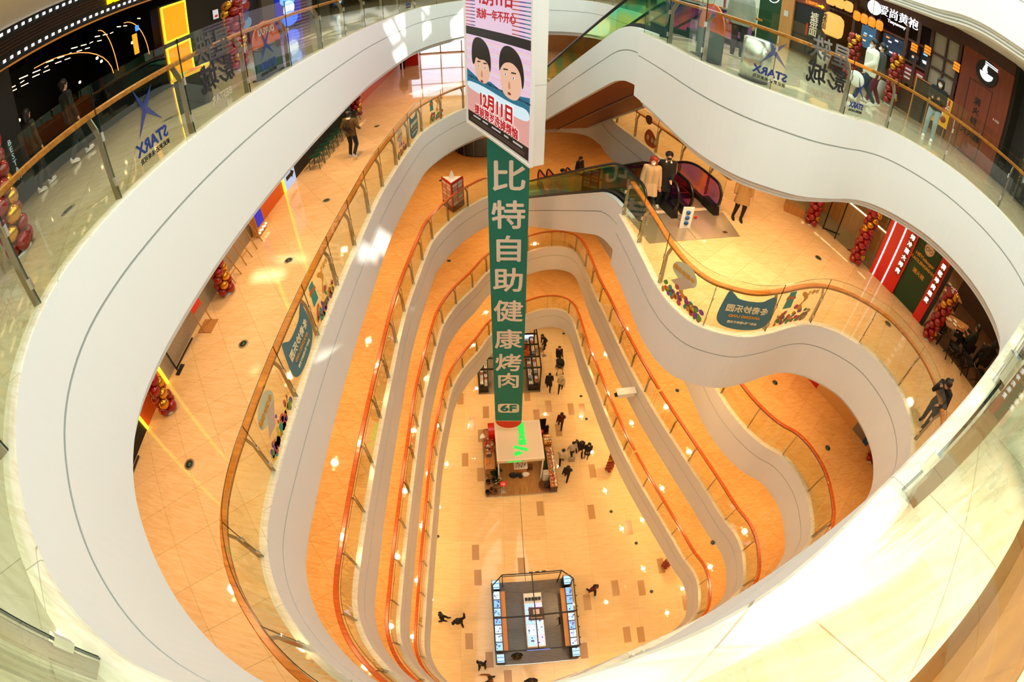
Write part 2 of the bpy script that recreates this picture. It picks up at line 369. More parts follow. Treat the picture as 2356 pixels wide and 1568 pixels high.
# ground floor with inlaid granite strips and the long joint
b = MB(); b.add([(-15.5,-7,0),(17,-7,0),(17,36,0),(-15.5,36,0)], [(0,1,2,3)])
for x, y in [(-1.69,18.34),(-2.56,17.45),(-1.92,16.48),(-2.85,14.68),(-1.85,13.65),(1.65,18.12),(2.47,18.86),(3.97,18.62),(4.73,18.58),(4.99,13.86),(1.71,11.37),(4.72,11.06),(6.88,9.89),(3.04,16.94),(-3.45,19.42),(1.05,19.78),(-1.95,8.52),(-1.77,6.97),(.61,7.76),(-2.13,3.11),(-1.05,2.05),(-.08,.97),(4.15,5.38),(5.77,6.13),(3.87,2.48),(7.27,5.99),(8.56,7.24),(9.82,4.71),(6.25,3.22),(7.02,3.12)]:
    c, s = cos(.06), sin(.06)
    b.add([(x+c*dx-s*dy, y+s*dx+c*dy, .002) for dx, dy in ((-.2,-.48),(.2,-.48),(.2,.48),(-.2,.48))], [(0,1,2,3)], 1)
b.add([(.52,12.2,.002),(.545,12.2,.002),(.83,6.8,.002),(.80,6.8,.002)], [(3,2,1,0)], 2)
tag(b.build('floor.005', [m_floorG, m_inlay, m_seam]), kind='structure')
# ---------------------------------------------------------------- walls
def wall(name, pts, z0, z1, m, th=.15):
    b = MB()
    for a, c in zip(pts[:-1], pts[1:]):
        a, c = Vector(a), Vector(c); d = (c-a).normalized(); q = Vector((d.y, -d.x))*th
        b.prism([a, c, c+q, a+q][::-1], z0, z1)
    return tag(b.build(name, m), kind='structure')
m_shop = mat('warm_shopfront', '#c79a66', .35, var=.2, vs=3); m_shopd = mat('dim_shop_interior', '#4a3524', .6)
for i, k in enumerate(['G', 'E', 'D', 'C', 'B']):
    z0 = LV[k]; z1 = z0+H-CEIL
    if k != 'B': wall('wall_left' + ('' if i == 0 else '.%03d' % i), [(-7.15, 33.5), (-7.15, -4)][::-1], z0, z1, m_shop, -.15)
    wall('wall_near' + ('' if i == 0 else '.%03d' % i), [(-7.4, -4), (12.6, -4)], z0, z1, m_shop)
    wall('wall_far' + ('' if i == 0 else '.%03d' % i), [(-7.4, 33.5), (13, 33.5)], z0, z1, m_shop, -.15)
    if k != 'B': wall('wall_right' + ('' if i == 0 else '.%03d' % i), [(12.6, -4), (12.6, 3.5), (11.95, 6.2), (9.75, 11.6), (8.6, 17), (8.6, 33.5)], z0, z1, m_shop)
wall('wall_near.005', [(-9, -5.2), (14, -5.2)], LV['A'], LV['Z']-CEIL, m_shop)
# unseen roof: glowing panels stand in for daylight, bays cut to aim the sun
RZ = 33.2
def patch_hit(x, y):
    for poly, pl in SUNP:
        n, d = pl; P = Vector((x, y, RZ)); t = (P.dot(n)-d)/(SUNDIR.dot(n)); Q = P-SUNDIR*t
        ax = (0, 1) if abs(n.z) > .5 else (1, 2); px_, py_ = Q[ax[0]], Q[ax[1]]; ins = False
        for i in range(len(poly)):
            a, c = poly[i-1], poly[i]
            if (a[1] > py_) != (c[1] > py_) and px_ < (c[0]-a[0])*(py_-a[1])/(c[1]-a[1])+a[0]: ins = not ins
        if ins: return True
    return False
zA, zB, zC = LV['A'], LV['B'], LV['C']
UPN = Vector((0,0,1)); XN = Vector((1,0,0))
SUNP = [([(-5.9,12.4),(-4.0,10.7),(-3.9,11.3),(-5.3,13.4)], (UPN, zA)), ([(-5.4,14.2),(-4.3,13.2),(-4.0,14.6),(-4.8,15.4)], (UPN, zA)),
        ([(-6.1,22.3),(-4.6,22.0),(-2.6,23.6),(-4.2,26.0),(-5.6,24.2)], (UPN, zB)), ([(8.0,19.9),(11.6,18.45),(11.9,17.8),(9.2,18.9)], (XN, -3.7)),
        ([(-6.2,8.0),(-5.6,7.8),(-5.0,8.4),(-5.3,8.75),(-6.1,8.4)], (UPN, zB)), ([(-5.2,17.6),(-3.4,17.7),(-3.4,18.2),(-5.0,18.0)], (UPN, zC)),
        ([(13.2,24.7),(15.8,24.7),(17.6,24.5),(18.4,23.2),(15.6,23.0),(14.2,23.2)], (XN, -3.4)),
        ([(-1.3,-.9),(-.9,-.2),(1.6,.45),(8.5,2.75),(8.9,1.2),(3.5,-1.0)], (UPN, zA))]
b = MB(); fr = MB(); st = .45; nx, ny = 46, 80; x0, y0 = -6.0, -14.0
for j in range(ny):
    i = 0
    while i < nx:
        if patch_hit(x0+(i+.5)*st, y0+(j+.5)*st): i += 1; continue
        k = i
        while k < nx and not patch_hit(x0+(k+.5)*st, y0+(j+.5)*st): k += 1
        b.add([(x0+i*st, y0+j*st, RZ), (x0+k*st, y0+j*st, RZ), (x0+k*st, y0+(j+1)*st, RZ), (x0+i*st, y0+(j+1)*st, RZ)], [(0,1,2,3)]); i = k
tag(b.build('ceiling.010', m_sky), kind='structure')
for i in range(0, nx+1, 6): fr.box((x0+i*st, y0+ny*st/2, RZ+.12), (.09, ny*st, .22))
for j in range(0, ny+1, 6): fr.box((x0+nx*st/2, y0+j*st, RZ+.12), (nx*st, .09, .22))
tag(fr.build('trim_7', m_lgrey), kind='structure')
for nm, a, c in (('wall_right.040', (17, -7), (17, 36)), ('wall_left.040', (-15.5, 36), (-15.5, -7)), ('wall_far.040', (17, 36), (-15.5, 36)), ('wall_near.040', (-15.5, -7), (17, -7))):
    wall(nm, [a, c], 0, LV['Z']-.05, m_shop, .1)  # outer shell out of view, closed to keep stray sun out of the galleries
holed('ceiling.011', [Vector((14.7, 22)), Vector((-6, 22)), Vector((-6, -14)), Vector((14.7, -14))], LV['Z'], LV['Z']-.1, m_white, out=[(-16, -15), (18, -15), (18, 37), (-16, 37)])
for nm, a, c in (('wall_left.009', (-6, 22), (-6, -14)), ('wall_right.009', (14.7, -14), (14.7, 22)), ('wall_far.009', (14.7, 22), (-6, 22)), ('wall_near.009', (-6, -14), (14.7, -14))):
    wall(nm, [a, c], LV['Z'], RZ+.3, m_white, .1)
# ---------------------------------------------------------------- glass balustrades
def sub_path(k, i0, i1, off=0.0):
    P = PATH[k]; n = len(P); idx = []; i = i0
    while True:
        idx.append(i % n)
        if i % n == i1 % n and len(idx) > 1: break
        i += 1
    Q = [P[i] for i in idx]; q = normals(Q, False)
    return [p+v*off for p, v in zip(Q, q)], q
def arc(P):
    s = [0.0]
    for a, c in zip(P[:-1], P[1:]): s.append(s[-1]+(c-a).length)
    return s
def at_s(P, S, s):
    s = max(0, min(S[-1], s))
    for i in range(len(S)-1):
        if S[i+1] >= s: break
    t = (s-S[i])/max(1e-9, S[i+1]-S[i]); return P[i].lerp(P[i+1], t), (P[i+1]-P[i]).normalized()
def nearest(k, xy):
    return min(range(len(PATH[k])), key=lambda i: (PATH[k][i]-Vector(xy)).length)
PANEL = {}
post_mb = MB(); zz = [0, .70, .86, .93]
post_mb.slab([(-.006, -.02, 0), (-.006, -.10, 0), (-.006, -.09, .72), (-.006, -.19, .93), (-.006, -.11, .95), (-.006, -.035, .80), (-.006, -.02, .55)], (1, 0, 0), .014)
post_me = post_mb.mesh('post', m_steel)
clip_me = MB().box((0, 0, 0), (.035, .04, .10)).mesh('clip', m_steel2)
WHERE = {'A': 'top gallery, level with the camera', 'B': 'second gallery down', 'C': 'third gallery down', 'D': 'fourth gallery down', 'E': 'lowest gallery, just above the ground floor'}
def balustrade(k, runs, gh, rail_m, first_s):
    z = LV[k]; root = empty('glass_balustrade', (0, 0, z), 'frameless glass balustrade with %s handrail around the %s' % ('pale oak' if k in 'AB' else 'red-brown', WHERE[k]), 'balustrade', 'gallery balustrades')
    for i0, i1 in runs:
        Pg, Ng = sub_path(k, i0, i1, 0.0); S = arc(Pg); L_ = S[-1]
        # anchor the panel joints at the left straight side
        sref = min(range(len(Pg)), key=lambda i: (Pg[i]-Vector((-3.72, 3.03))).length); s0 = S[sref] if (Pg[sref]-Vector((-3.72, 3.03))).length < .5 else 0.0
        cuts = [0.0]; s = s0 - math.floor(s0/1.5)*1.5
        while s < L_-.05:
            if s > .35 and L_-s > .35: cuts.append(s)
            s += 1.5
        cuts.append(L_)
        for ci, (a, c) in enumerate(zip(cuts[:-1], cuts[1:])):
            n = max(2, int((c-a)/.14)+1); b = MB(); pts = []
            for j in range(n+1):
                p, t = at_s(Pg, S, a+.006+(c-a-.012)*j/n); pts.append((p, Vector((t.y, -t.x))))
            PANEL.setdefault(k, []).append((pts[0][0], pts[-1][0], pts[n//2][1]))
            v = [(p.x+q.x*e, p.y+q.y*e, hh) for p, q in pts for e, hh in ((-.006, .0), (.006, .0), (.006, gh), (-.006, gh))]
            m4 = 4*n; fs = []; mi = []
            for j in range(n):
                u = 4*j; fs += [(u+1, u+5, u+6, u+2), (u+4, u, u+3, u+7), (u+2, u+6, u+7, u+3), (u, u+4, u+5, u+1)]; mi += [0, 0, 1, 1]
            fs += [(0, 1, 2, 3), (m4+3, m4+2, m4+1, m4)]; mi += [1, 1]
            b.add(v, fs); b.m = mi; b.sm = [False]*len(mi)
            b.build('glass_panel', [m_glass, m_gedge], root)
            if ci > 0 or k == 'B':
                p, t = at_s(Pg, S, a); rz = math.atan2(t.y, t.x)
                # post local x along path, local +y away from void
                o = obj('post', post_me, root, (p.x, p.y, .02)); o.rotation_euler = (0, 0, math.atan2(t.y, t.x)+pi)
                o.rotation_euler = (0, 0, math.atan2(-t.x, t.y) + pi/2 + 0.0)
                o.rotation_euler = (0, 0, math.atan2(t.y, t.x) + pi)
                if k in 'AB':
                    for hz in (.22, .72):
                        w = obj('clip', clip_me, root, (p.x, p.y, hz)); w.rotation_euler = (0, 0, math.atan2(t.y, t.x))
        Pr, Nr = sub_path(k, i0, i1, -.15)
        sec = [(-.062, -.022), (-.05, -.032), (.05, -.032), (.062, -.022), (.062, .02), (.045, .032), (-.045, .032), (-.062, .02)]
        MB().sweep([(p.x, p.y, .985) for p in Pr], sec, Nr).build('handrail', rail_m, root)
    return root
nB = len(PATH['B'])
cA = MARK['A'][-1]; c0 = MARK['A'][len(LOOP['A'])-2]           # the two corners at the escalator landing: 2.8,10.45 and 5.95,11.3
balustrade('A', [(cA, c0)], 1.30, m_railA, 0)
balustrade('B', [(cA, nearest('B', (.15, 20.68))), (nearest('B', (3.35, 20.7)), c0)], 1.30, m_railA, 0)
balustrade('C', [(nearest('C', (3.35, 21.1)), nearest('C', (.15, 20.68)))], 1.10, m_railL, 0)
for k in 'DE':
    i = nearest(k, (6.0, 11.6)); balustrade(k, [(i, i-1)], 1.10, m_railL, 0)
# ---------------------------------------------------------------- escalators: pairs from B up to A and from C up to B
EDIR = Vector((-.262, .965, 0)).normalized(); EW = Vector((EDIR.y, -EDIR.x, 0))       # run (downwards) and width direction (+ to the right)
ELEN = 11.0; S1, S2 = 1.35, 1.35+H/math.tan(rad(30))
def ez(s):
    if s < S1: return 0.0
    if s > S2: return -H
    return -(s-S1)*math.tan(rad(30))
def eprof(off, s0, s1, n=40):            # smooth profile of the run at height off
    out = []
    for i in range(n+1):
        s = s0+(s1-s0)*i/n; z = sum(ez(s+d) for d in (-.5, -.3, -.1, .1, .3, .5))/6; out.append((s, z+off))
    return out
def make_escalator(loc, label, dich_l, dich_r, group):
    root = empty('escalator', loc, label, 'escalator', group)
    P = lambda s, w, z: tuple(EDIR*s + EW*w + Vector((0, 0, z)))
    Wd = 1.0
    step = MB(); step.bar(P(0, .06, -.03), P(.40, .06, -.03), .02, .02)
    tread = MB()
    c0_ = [P(0, .08, -.0), P(.40, .08, 0), P(.40, Wd-.08, 0), P(0, Wd-.08, 0)]
    tread.slab(c0_, (0, 0, -1), .19, 0)
    for a, c in (((0, .08), (.40, .08)), ((0, Wd-.08), (.40, Wd-.08)), ((.385, .08), (.385, Wd-.08))):
        tread.bar(P(a[0], a[1], .003), P(c[0], c[1], .003), .022, .012, 1)
    sm = tread.mesh('step', [m_black, m_orled_dim])
    s = .75
    while s < ELEN-.9:
        obj('step', sm, root, Vector(P(s, 0, ez(s+.2)-.01))); s += .405
    for s0, s1, zz_ in ((-.35, .75, 0), (ELEN-.9, ELEN+.3, -H)):
        MB().slab([P(s0, .02, zz_-.02), P(s1, .02, zz_-.02), P(s1, Wd-.02, zz_-.02), P(s0, Wd-.02, zz_-.02)], (0, 0, 1), .035).build('landing_plate', m_plate, root)
    for w, dm, sgn in ((0.0, dich_l, -1), (Wd, dich_r, 1)):
        # dark skirt deck
        b = MB(); top = eprof(.16, .12, ELEN-.12); bot = eprof(-.25, .12, ELEN-.12)
        n = len(top); vs = []
        for (a, z1), (c, z0) in zip(top, bot): vs += [P(a, w-.07, z0), P(a, w+.07, z0), P(a, w+.07, z1), P(a, w-.07, z1)]
        fs = [(4*i+j, 4*i+(j+1) % 4, 4*i+4+(j+1) % 4, 4*i+4+j) for i in range(n-1) for j in range(4)] + [(3, 2, 1, 0), (4*n-4, 4*n-3, 4*n-2, 4*n-1)]
        b.add(vs, fs).build('skirt', m_dgrey, root)
        # glass
        b = MB(); lo = eprof(.15, .1, ELEN-.1); hi = eprof(.93, .1, ELEN-.1); n = len(lo); vs = []
        cap = [(-.18, .45), (-.14, .62), (-.05, .80)]
        pl = [(-.16, .30)] + lo[:1]
        for (a, z0), (c, z1) in zip(lo, hi): vs += [P(a, w-.006, z0), P(a, w+.006, z0), P(c, w+.006, z1), P(c, w-.006, z1)]
        fs = [(4*i+j, 4*i+(j+1) % 4, 4*i+4+(j+1) % 4, 4*i+4+j) for i in range(n-1) for j in range(4)]
        b.add(vs, fs)
        for e0, zb in ((.1, 0.0), (ELEN-.1, -H)):
            d = -1 if e0 < 1 else 1; fan = [(e0, .15), (e0+d*.14, .22), (e0+d*.27, .36), (e0+d*.31, .54), (e0+d*.27, .72), (e0+d*.14, .87), (e0, .93)]
            fan = [(a, z+zb) for a, z in fan]
            b.slab([P(a, w-.006, z) for a, z in fan], EW, .012)
        b.build('balustrade_glass', dm, root)
        # handrail loop
        r = eprof(.97, .1, ELEN-.1, 50)
        e1 = [(ELEN-.1+.36*sin(t), -H+.56+.41*cos(t)) for t in [pi*i/10 for i in range(1, 10)]]
        rb = eprof(.10, .1, ELEN-.1, 30)[::-1]
        e0 = [(.1-.36*sin(t), .56-.41*cos(t)) for t in [pi*i/10 for i in range(1, 10)]]
        MB().tube([P(a, w, z) for a, z in e0+r+e1], .042, 8).build('handrail', m_blackg, root)
        for e, zb, d in ((.05, 0, -1), (ELEN-.05, -H, 1)):
            MB().slab([P(e, w-.10, zb), P(e+d*.28, w-.08, zb), P(e+d*.20, w-.08, zb+.26), P(e-d*.35, w-.10, zb+.30), P(e-d*.35, w-.10, zb)], EW, .2).build('newel_base', m_black, root)
    return root
m_orled_dim = mat('yellow_step_edge', '#c9661c', .5)
O = Vector((3.22, 10.42, 0))
for zt, nm in ((LV['A'], 'top gallery'), (LV['B'], 'second gallery')):
    base = O + Vector((0, 0, zt)); top = zt == LV['A']
    make_escalator(base, 'left of the paired escalators up to the %s, green glass beside the void' % nm, m_dichg, m_dichp, 'paired escalators')
    make_escalator(base + EW*1.45, 'right of the paired escalators up to the %s, purple glass sides' % nm, m_dichp, m_dichp, 'paired escalators')
    # white cladding and wood soffit under the pair
    P = lambda s, w, z: tuple(base + EDIR*s + EW*w + Vector((0, 0, z)))
    for i, (w, th) in enumerate(((-.24, .12), (2.62, .12))):
        b = MB()
        for z0, z1, dw, mi in ((.05, -.58, 0, 0), (-.58, -.615, .03, 1), (-.615, -1.45, 0, 0)):
            A_ = eprof(z0, -.06, ELEN+.25); B_ = eprof(z1, -.06, ELEN+.25); n = len(A_)
            A_ = [(a, min(z, 1)) for a, z in A_]; vs = []
            for (a, za), (c, zb) in zip(A_, B_): vs += [P(a, w+dw, zb), P(a, w+th-dw, zb), P(a, w+th-dw, za), P(a, w+dw, za)]
            fs = [(4*k+j, 4*k+(j+1) % 4, 4*k+4+(j+1) % 4, 4*k+4+j) for k in range(n-1) for j in range(4)] + [(3, 2, 1, 0), (4*n-4, 4*n-3, 4*n-2, 4*n-1)]
            b.add(vs, fs, mi)
        tag(b.build('trim_%d' % ((10 if top else 20)+i), [m_white, m_groove]), kind='structure')
    b = MB(); A_ = eprof(-1.40, -.06, ELEN+.25); n = len(A_); vs = []
    for a, z in A_: vs += [P(a, -.13, z), P(a, 2.63, z), P(a, 2.63, z+.06), P(a, -.13, z+.06)]
    b.add(vs, [(4*k+j, 4*k+(j+1) % 4, 4*k+4+(j+1) % 4, 4*k+4+j) for k in range(n-1) for j in range(4)])
    b.bar(P(S1, 1.25, -1.43), P(S2, 1.25, -1.43-H), .06, .03, 1)
    tag(b.build('trim_%d' % (12 if top else 22), [m_soffit, m_grey]), kind='structure')
# big brushed plate in front of the pair on gallery B
b = MB((5.0, 10.3, LV['B'])); b.prism([(3.25,9.2),(6.05,9.87),(5.98,11.06),(2.95,10.38)], LV['B']+.001, LV['B']+.012, 0)
b.bar((4.6,9.55,LV['B']+.013), (4.35,10.62,LV['B']+.013), .012, .002, 1); b.box((5.62,10.0,LV['B']+.014), (.14,.1,.003), .25, 2)
tag(b.build('floor_plate', [m_plate, m_dgrey, m_dwood]), 'large brushed steel floor plate in front of the escalator landing', 'floor plate')
o = empty('escalator_safety_sign', (4.42, 10.02, LV['B']+.33), 'white safety notice board with blue pictograms between the two escalators', 'sign')
b = MB(); b.slab([(-.16,0,-.32),(.16,0.04,-.32),(.16,0.04,.32),(-.16,0,.32)], (0.1,-1,0), .015); b.build('board', m_white, o)
for i in range(3):
    MB().lathe([(.065,0),(.065,.006)], (0,0,0), 16).build('pictogram', paint('#1f5fb0'), o, (0,-.02,.17-.16*i)).rotation_euler = (pi/2,0,0)
MB().lathe([(.05,0),(.05,.006)], (0,0,0), 16).build('prohibition_mark', m_red, o, (.22,-.02,.05)).rotation_euler = (pi/2,0,0)
# ---------------------------------------------------------------- hanging LED screen with its white side column
S0, S1_ = Vector((-1.39, 14.1, 0)), Vector((.43, 10.65, 0)); SD = (S1_-S0).normalized(); SN = Vector((SD.y, -SD.x, 0)); SN = SN if SN.dot(Vector((0,-1,0))) > 0 else -SN
org = Vector((-1.39, 14.1, 20.86)); led = empty('led_screen', org, 'tall white framed LED screen hanging in the void with a swimming film poster', 'screen')
Q = lambda u, z, d=0: tuple(SD*u + SN*d + Vector((0, 0, z-20.86)))
b = MB(); TOPZ = 33.0
b.slab([Q(0,20.86), Q(3.9,20.86), Q(3.9,TOPZ), Q(0,TOPZ)], -SN, .36); b.build('casing', m_white, led)
b = MB()
for a, c in (((0,20.86),(3.9,20.86)), ((0,TOPZ),(0,20.86)), ((3.9,20.86),(3.9,TOPZ))):
    b.bar(Q(a[0],a[1],.0), Q(c[0],c[1],.0), .09, .06)
b.build('frame', m_white, led)
for zz_ in (25.4, 28.4, 23.0): MB().slab([Q(3.902, zz_, -.01), Q(3.902, zz_+.012, -.01), Q(3.902, zz_+.012, -.35), Q(3.902, zz_, -.35)], SD, .003).build('seam', m_lgrey, led)
scr = MB().slab([Q(.10,20.98), Q(3.8,20.98), Q(3.8,TOPZ), Q(.10,TOPZ)], SN, .012).build('display', screen('#e9c9dd', .95), led)
def dpoly(name, pts, c, s=1.0, d=.014, t=.004, par=None): return MB().slab([Q(u, z, d) for u, z in pts], SN, t).build(name, screen(c, s), par or scr)
def rnd(pts, n=4):    # Chaikin smoothing
    for _ in range(n):
        o_ = []
        for a, c in zip(pts, pts[1:]+pts[:1]): o_ += [(a[0]*.75+c[0]*.25, a[1]*.75+c[1]*.25), (a[0]*.25+c[0]*.75, a[1]*.25+c[1]*.75)]
        pts = o_
    return pts
dpoly('black_bar', [(.10,23.86),(3.8,23.86),(3.8,24.12),(.10,24.12)], '#171512', .5, .016)
for i in range(16):     # stripes of the poster ground
    z = 22.75+i*.068; dpoly('stripe', [(.10,z),(3.8,z),(3.8,z+.024),(.10,z+.024)], ['#f4b9c4','#dcd6f4','#f2cfae','#e7b7dd'][i % 4], .95)
for i in range(26):
    z = 24.16+i*.11
    for u0, u1, c in ((.12,.45,'#c94a3a'),(.45,.75,'#4a3d8a'),(2.9,3.25,'#c9542f'),(3.25,3.55,'#5b2f86'),(3.55,3.78,'#1f8a86')):
        dpoly('stripe', [(u0,z),(u1,z),(u1,z+.03),(u0,z+.03)], c, .8)
dpoly('water', [(.10,22.18),(3.8,22.18),(3.8,22.66),(3.3,22.58),(2.8,22.45),(2.2,22.5),(1.7,22.6),(1.1,22.5),(.6,22.6),(.10,22.72)], '#1d6f8a', .9, .015)
for i in range(9):
    u = .15+i*.41; dpoly('wave', [(u,22.5),(u+.3,22.53),(u+.5,22.49),(u+.3,22.47)], '#0d3550', .7, .02)
dpoly('lower_panel', [(.10,21.3),(3.8,21.3),(3.8,22.2),(.10,22.2)], '#e6a59a', .9, .015)
dpoly('foam', rnd([(.10,22.1),(1.0,22.05),(2.2,22.0),(3.8,21.95),(3.8,22.35),(3.0,22.28),(2.2,22.3),(1.2,22.36),(.4,22.34),(.10,22.3)],2), '#d8eef4', .95, .017)
dpoly('swimmer', rnd([(.62,23.15),(.72,22.7),(.88,22.48),(1.3,22.44),(1.55,22.55),(1.7,22.85),(1.72,23.3),(1.1,23.5)]), '#eab99a', .95, .021)
dpoly('hair', rnd([(.5,23.0),(.5,23.5),(.72,23.82),(1.2,23.84),(1.62,23.62),(1.78,23.2),(1.70,22.8),(1.62,23.1),(1.35,23.2),(1.0,23.14),(.78,23.22),(.66,22.9)]), '#17130f', .6, .026)
dpoly('swimmer', rnd([(2.28,23.2),(2.3,22.7),(2.48,22.42),(2.95,22.36),(3.3,22.48),(3.44,22.9),(3.46,23.3),(2.8,23.55)]), '#eebc9d', .95, .021)
dpoly('hair', rnd([(2.24,22.98),(2.24,23.5),(2.5,23.82),(3.0,23.82),(3.4,23.58),(3.56,23.1),(3.46,22.7),(3.38,23.2),(3.0,23.4),(2.6,23.36),(2.36,23.2)]), '#1b1613', .6, .026)
for u, z, w in ((.98,22.95,.09),(1.40,22.96,.09),(2.6,23.02,.1),(3.02,23.0,.1)):
    dpoly('eye', rnd([(u-w,z),(u,z+.05),(u+w,z),(u,z-.05)],2), '#f4ece6', .9, .027); dpoly('pupil', rnd([(u-.03,z),(u,z+.04),(u+.03,z),(u,z-.04)],2), '#1a1210', .5, .032)
    dpoly('brow', [(u-w*1.2,z+.10),(u+w*1.2,z+.13),(u+w*1.2,z+.165),(u-w*1.2,z+.14)], '#1a1210', .5, .027)
for u, z in ((1.17,22.7),(2.8,22.72)): dpoly('nose', rnd([(u-.08,z-.04),(u,z+.2),(u+.08,z-.04),(u,z-.08)],2), '#cf8f70', .9, .027); dpoly('mouth', rnd([(u-.12,z-.2),(u,z-.14),(u+.12,z-.2),(u,z-.25)],2), '#9c3f38', .8, .027)
dpoly('credit_panel', [(.10,20.98),(3.8,20.98),(3.8,21.34),(.10,21.34)], '#1d1411', .45, .018)
for i, (u0, u1) in enumerate(((.5,1.0),(1.15,1.5),(1.75,2.3),(2.5,2.75),(3.0,3.5))): dpoly('credit_line', [(u0,21.22),(u1,21.22),(u1,21.27),(u0,21.27)], '#d8cfc8', .7, .023)
for i in range(2): dpoly('credit_line', [(.3,21.12-.06*i),(3.6,21.12-.06*i),(3.6,21.135-.06*i),(.3,21.135-.06*i)], '#8d6f62', .5, .023)
m_rt = screen('#c0141c', .9); m_wt = screen('#fff4ee', 1.0)
def stext(body, size, u, z, m, d=.03, **kw): return text('lettering', body, size, org+Vector(Q(u, z, d)), SD, (0,0,1), m, scr, org, **kw)
stext('12月11日', .52, 2.02, 21.92, m_wt, .03, bold=.045); stext('12月11日', .52, 2.02, 21.92, m_rt, .04, bold=.02)
stext('提前贺岁洗掉烦恼', .33, 1.98, 21.5, m_wt, .03, bold=.028); stext('提前贺岁洗掉烦恼', .33, 1.98, 21.5, m_rt, .04, bold=.009)
stext('洗掉一年不开心', .32, 2.0, 24.56, m_rt, .03, bold=.008); stext('12月11日', .5, 2.0, 25.05, m_rt, .03, bold=.016)
MB().slab([Q(.7,TOPZ-.3,-.2), Q(.78,TOPZ-.3,-.2), Q(.78,33.3,-.2), Q(.7,33.3,-.2)], -SN, .05).build('hanger', m_grey, led)
# ---------------------------------------------------------------- teal hanging banner
bo = Vector((-.16, 14.9, 4.08)); ban = empty('hanging_banner', bo, 'long teal hanging banner with white Chinese characters and 6F at its foot', 'banner')
b = MB(); b.prism([(-.72,-.012),(.72,-.012),(.72,.012),(-.72,.012)], 0, 29.0); b.build('cloth', m_teal, ban)
half = [(.72*cos(-pi*i/24), .72*sin(-pi*i/24)) for i in range(25)]
MB().slab([(x, -.013, z) for x, z in half], (0, 1, 0), .026).build('rounded_foot', m_ban_or, ban)
MB().slab([(-.72,-.016,-.02),(.72,-.016,-.02),(.72,-.016,.01),(-.72,-.016,.01)], (0, -1, 0), .004).build('foot_line', m_ban_txt, ban)
for ch, z in zip('牛比特自助健康烤肉', (20.15, 18.42, 16.82, 15.3, 13.78, 12.1, 10.4, 8.82, 7.5)):
    text('character', ch, 1.28 if z > 8 else 1.2, bo+Vector((0, -.016, z-4.08)), (1,0,0), (0,0,1), m_ban_txt, ban, bo, bold=.022)
rr = [(.56*math.copysign(abs(cos(t))**.35, cos(t)), .40*math.copysign(abs(sin(t))**.35, sin(t))) for t in [2*pi*i/40 for i in range(40)]]
MB().slab([(x, -.014, 1.18+z) for x, z in rr], (0, -1, 0), .004).build('badge', m_ban_txt, ban)
text('badge_lettering', '6F', .78, bo+Vector((0, -.022, 1.17)), (1,0,0), (0,0,1), m_teal, ban, bo, bold=.03, sx=1.15)
# ================================================================ top gallery, left: black cinema front
zA = LV['A']; FX = -9.0
def fbox(b, y0, y1, z0, z1, d=.06, mi=0, x=FX): return b.box((x+d/2, (y0+y1)/2, (z0+z1)/2), (d, y1-y0, z1-z0), 0, mi)
b = MB(); fbox(b, -5, 33.5, 27.42, 28.27, .10); 
for z in (27.74, 27.82, 27.90, 27.98): fbox(b, -5, 12.6, z, z+.012, .115, 1)
fbox(b, -5, 12.6, 27.40, 27.425, .12, 2)
tag(b.build('wall_left.010', [m_black, mat('copper_line', '#7a4a2a', .4), emis('warm_edge_line', '#b5702a', .9)]), kind='structure')
led_me = MB().box((0, 0, 0), (.03, .065, .065)).mesh('led_square', m_wglow)
strip = empty('film_perforation_lights', (FX+.12, 6, 27.9), 'two rows of small square white lights on the black cinema fascia', 'lights')
for z, y0, y1, st_ in ((28.17, 3.4, 12.4, .205), (27.56, 3.4, 12.4, .205)):
    y = y0; k = 0
    while y < y1 and k < 45: obj('led_square', led_me, strip, (0, y-6, z-27.9)); y += st_; k += 1
text('cinema_lettering', 'BE', .46, (FX+.125, 8.55, 27.87), (0,1,0), (0,0,1), m_yled, None, fat=.02, ext=.03)
tag(bpy.data.objects['cinema_lettering'], 'glowing yellow BE letters on the black cinema fascia', 'sign lettering')
# lobby shell behind the opening
b = MB(); b.box((-14.9, 5, 26.4), (.1, 20, 3.8)); b.box((-12, 12.9, 26.4), (6, .1, 3.8)); b.box((-12, -5.2, 26.4), (6, .1, 3.8)); b.box((-12, 4, 28.2), (6, 18, .08))
tag(b.build('wall_left.011', m_black), kind='structure')
b = MB(); b.add([(-14.9,-5,zA+.004),(FX-.05,-5,zA+.004),(FX-.05,12.9,zA+.004),(-14.9,12.9,zA+.004)], [(0,1,2,3)]); tag(b.build('floor.010', mat('black_lobby_tile', '#2c2823', .12)), kind='structure')
arch = empty('led_arch', (-9.5, 8.6, zA), 'dark cinema lobby arch outlined by thin copper light lines', 'arch')
for y0, y1, zt in ((6.2, 8.75, 27.1), (8.45, 8.95, 27.2), (9.45, 10.3, 27.1)):
    b = MB(); pts = [(-.2-.3*i, y0+(y1-y0)*sin(pi/2*i/10)-8.6, 1.25+(zt-25.83)*cos(pi/2*i/10)) for i in range(11)]
    b.tube([(0, p[1], p[2]) for p in pts], .012, 6).build('light_line', screen('#d0813e', 2.5), arch)
b = MB(); b.box((0, 1.2, 1.75), (.05, .16, .62)); b.build('amber_light', emis('amber_panel', '#ff9a1a', 1.5), arch)
b = MB(); b.box((0, 1.35, 2.2), (.04, .12, .16)); b.build('blue_symbol', emis('blue_symbol', '#2b6bff', 3), arch)
random.seed(3)
sticks = empty('ceiling_light_sticks', (-11.6, 5.8, 27.4), 'slanting rows of thin white light sticks in the dark cinema lobby', 'lights')
for r in range(5):
    for i in range(9):
        y = -3+i*.95+r*.17; ln = .5 if r != 2 else .14
        b = MB(); b.bar((-.9+.5*r, y, -.2), (-.9+.5*r-.35*(ln > .2), y+ln, -.2), .02); b.build('light_stick', m_warmled, sticks)
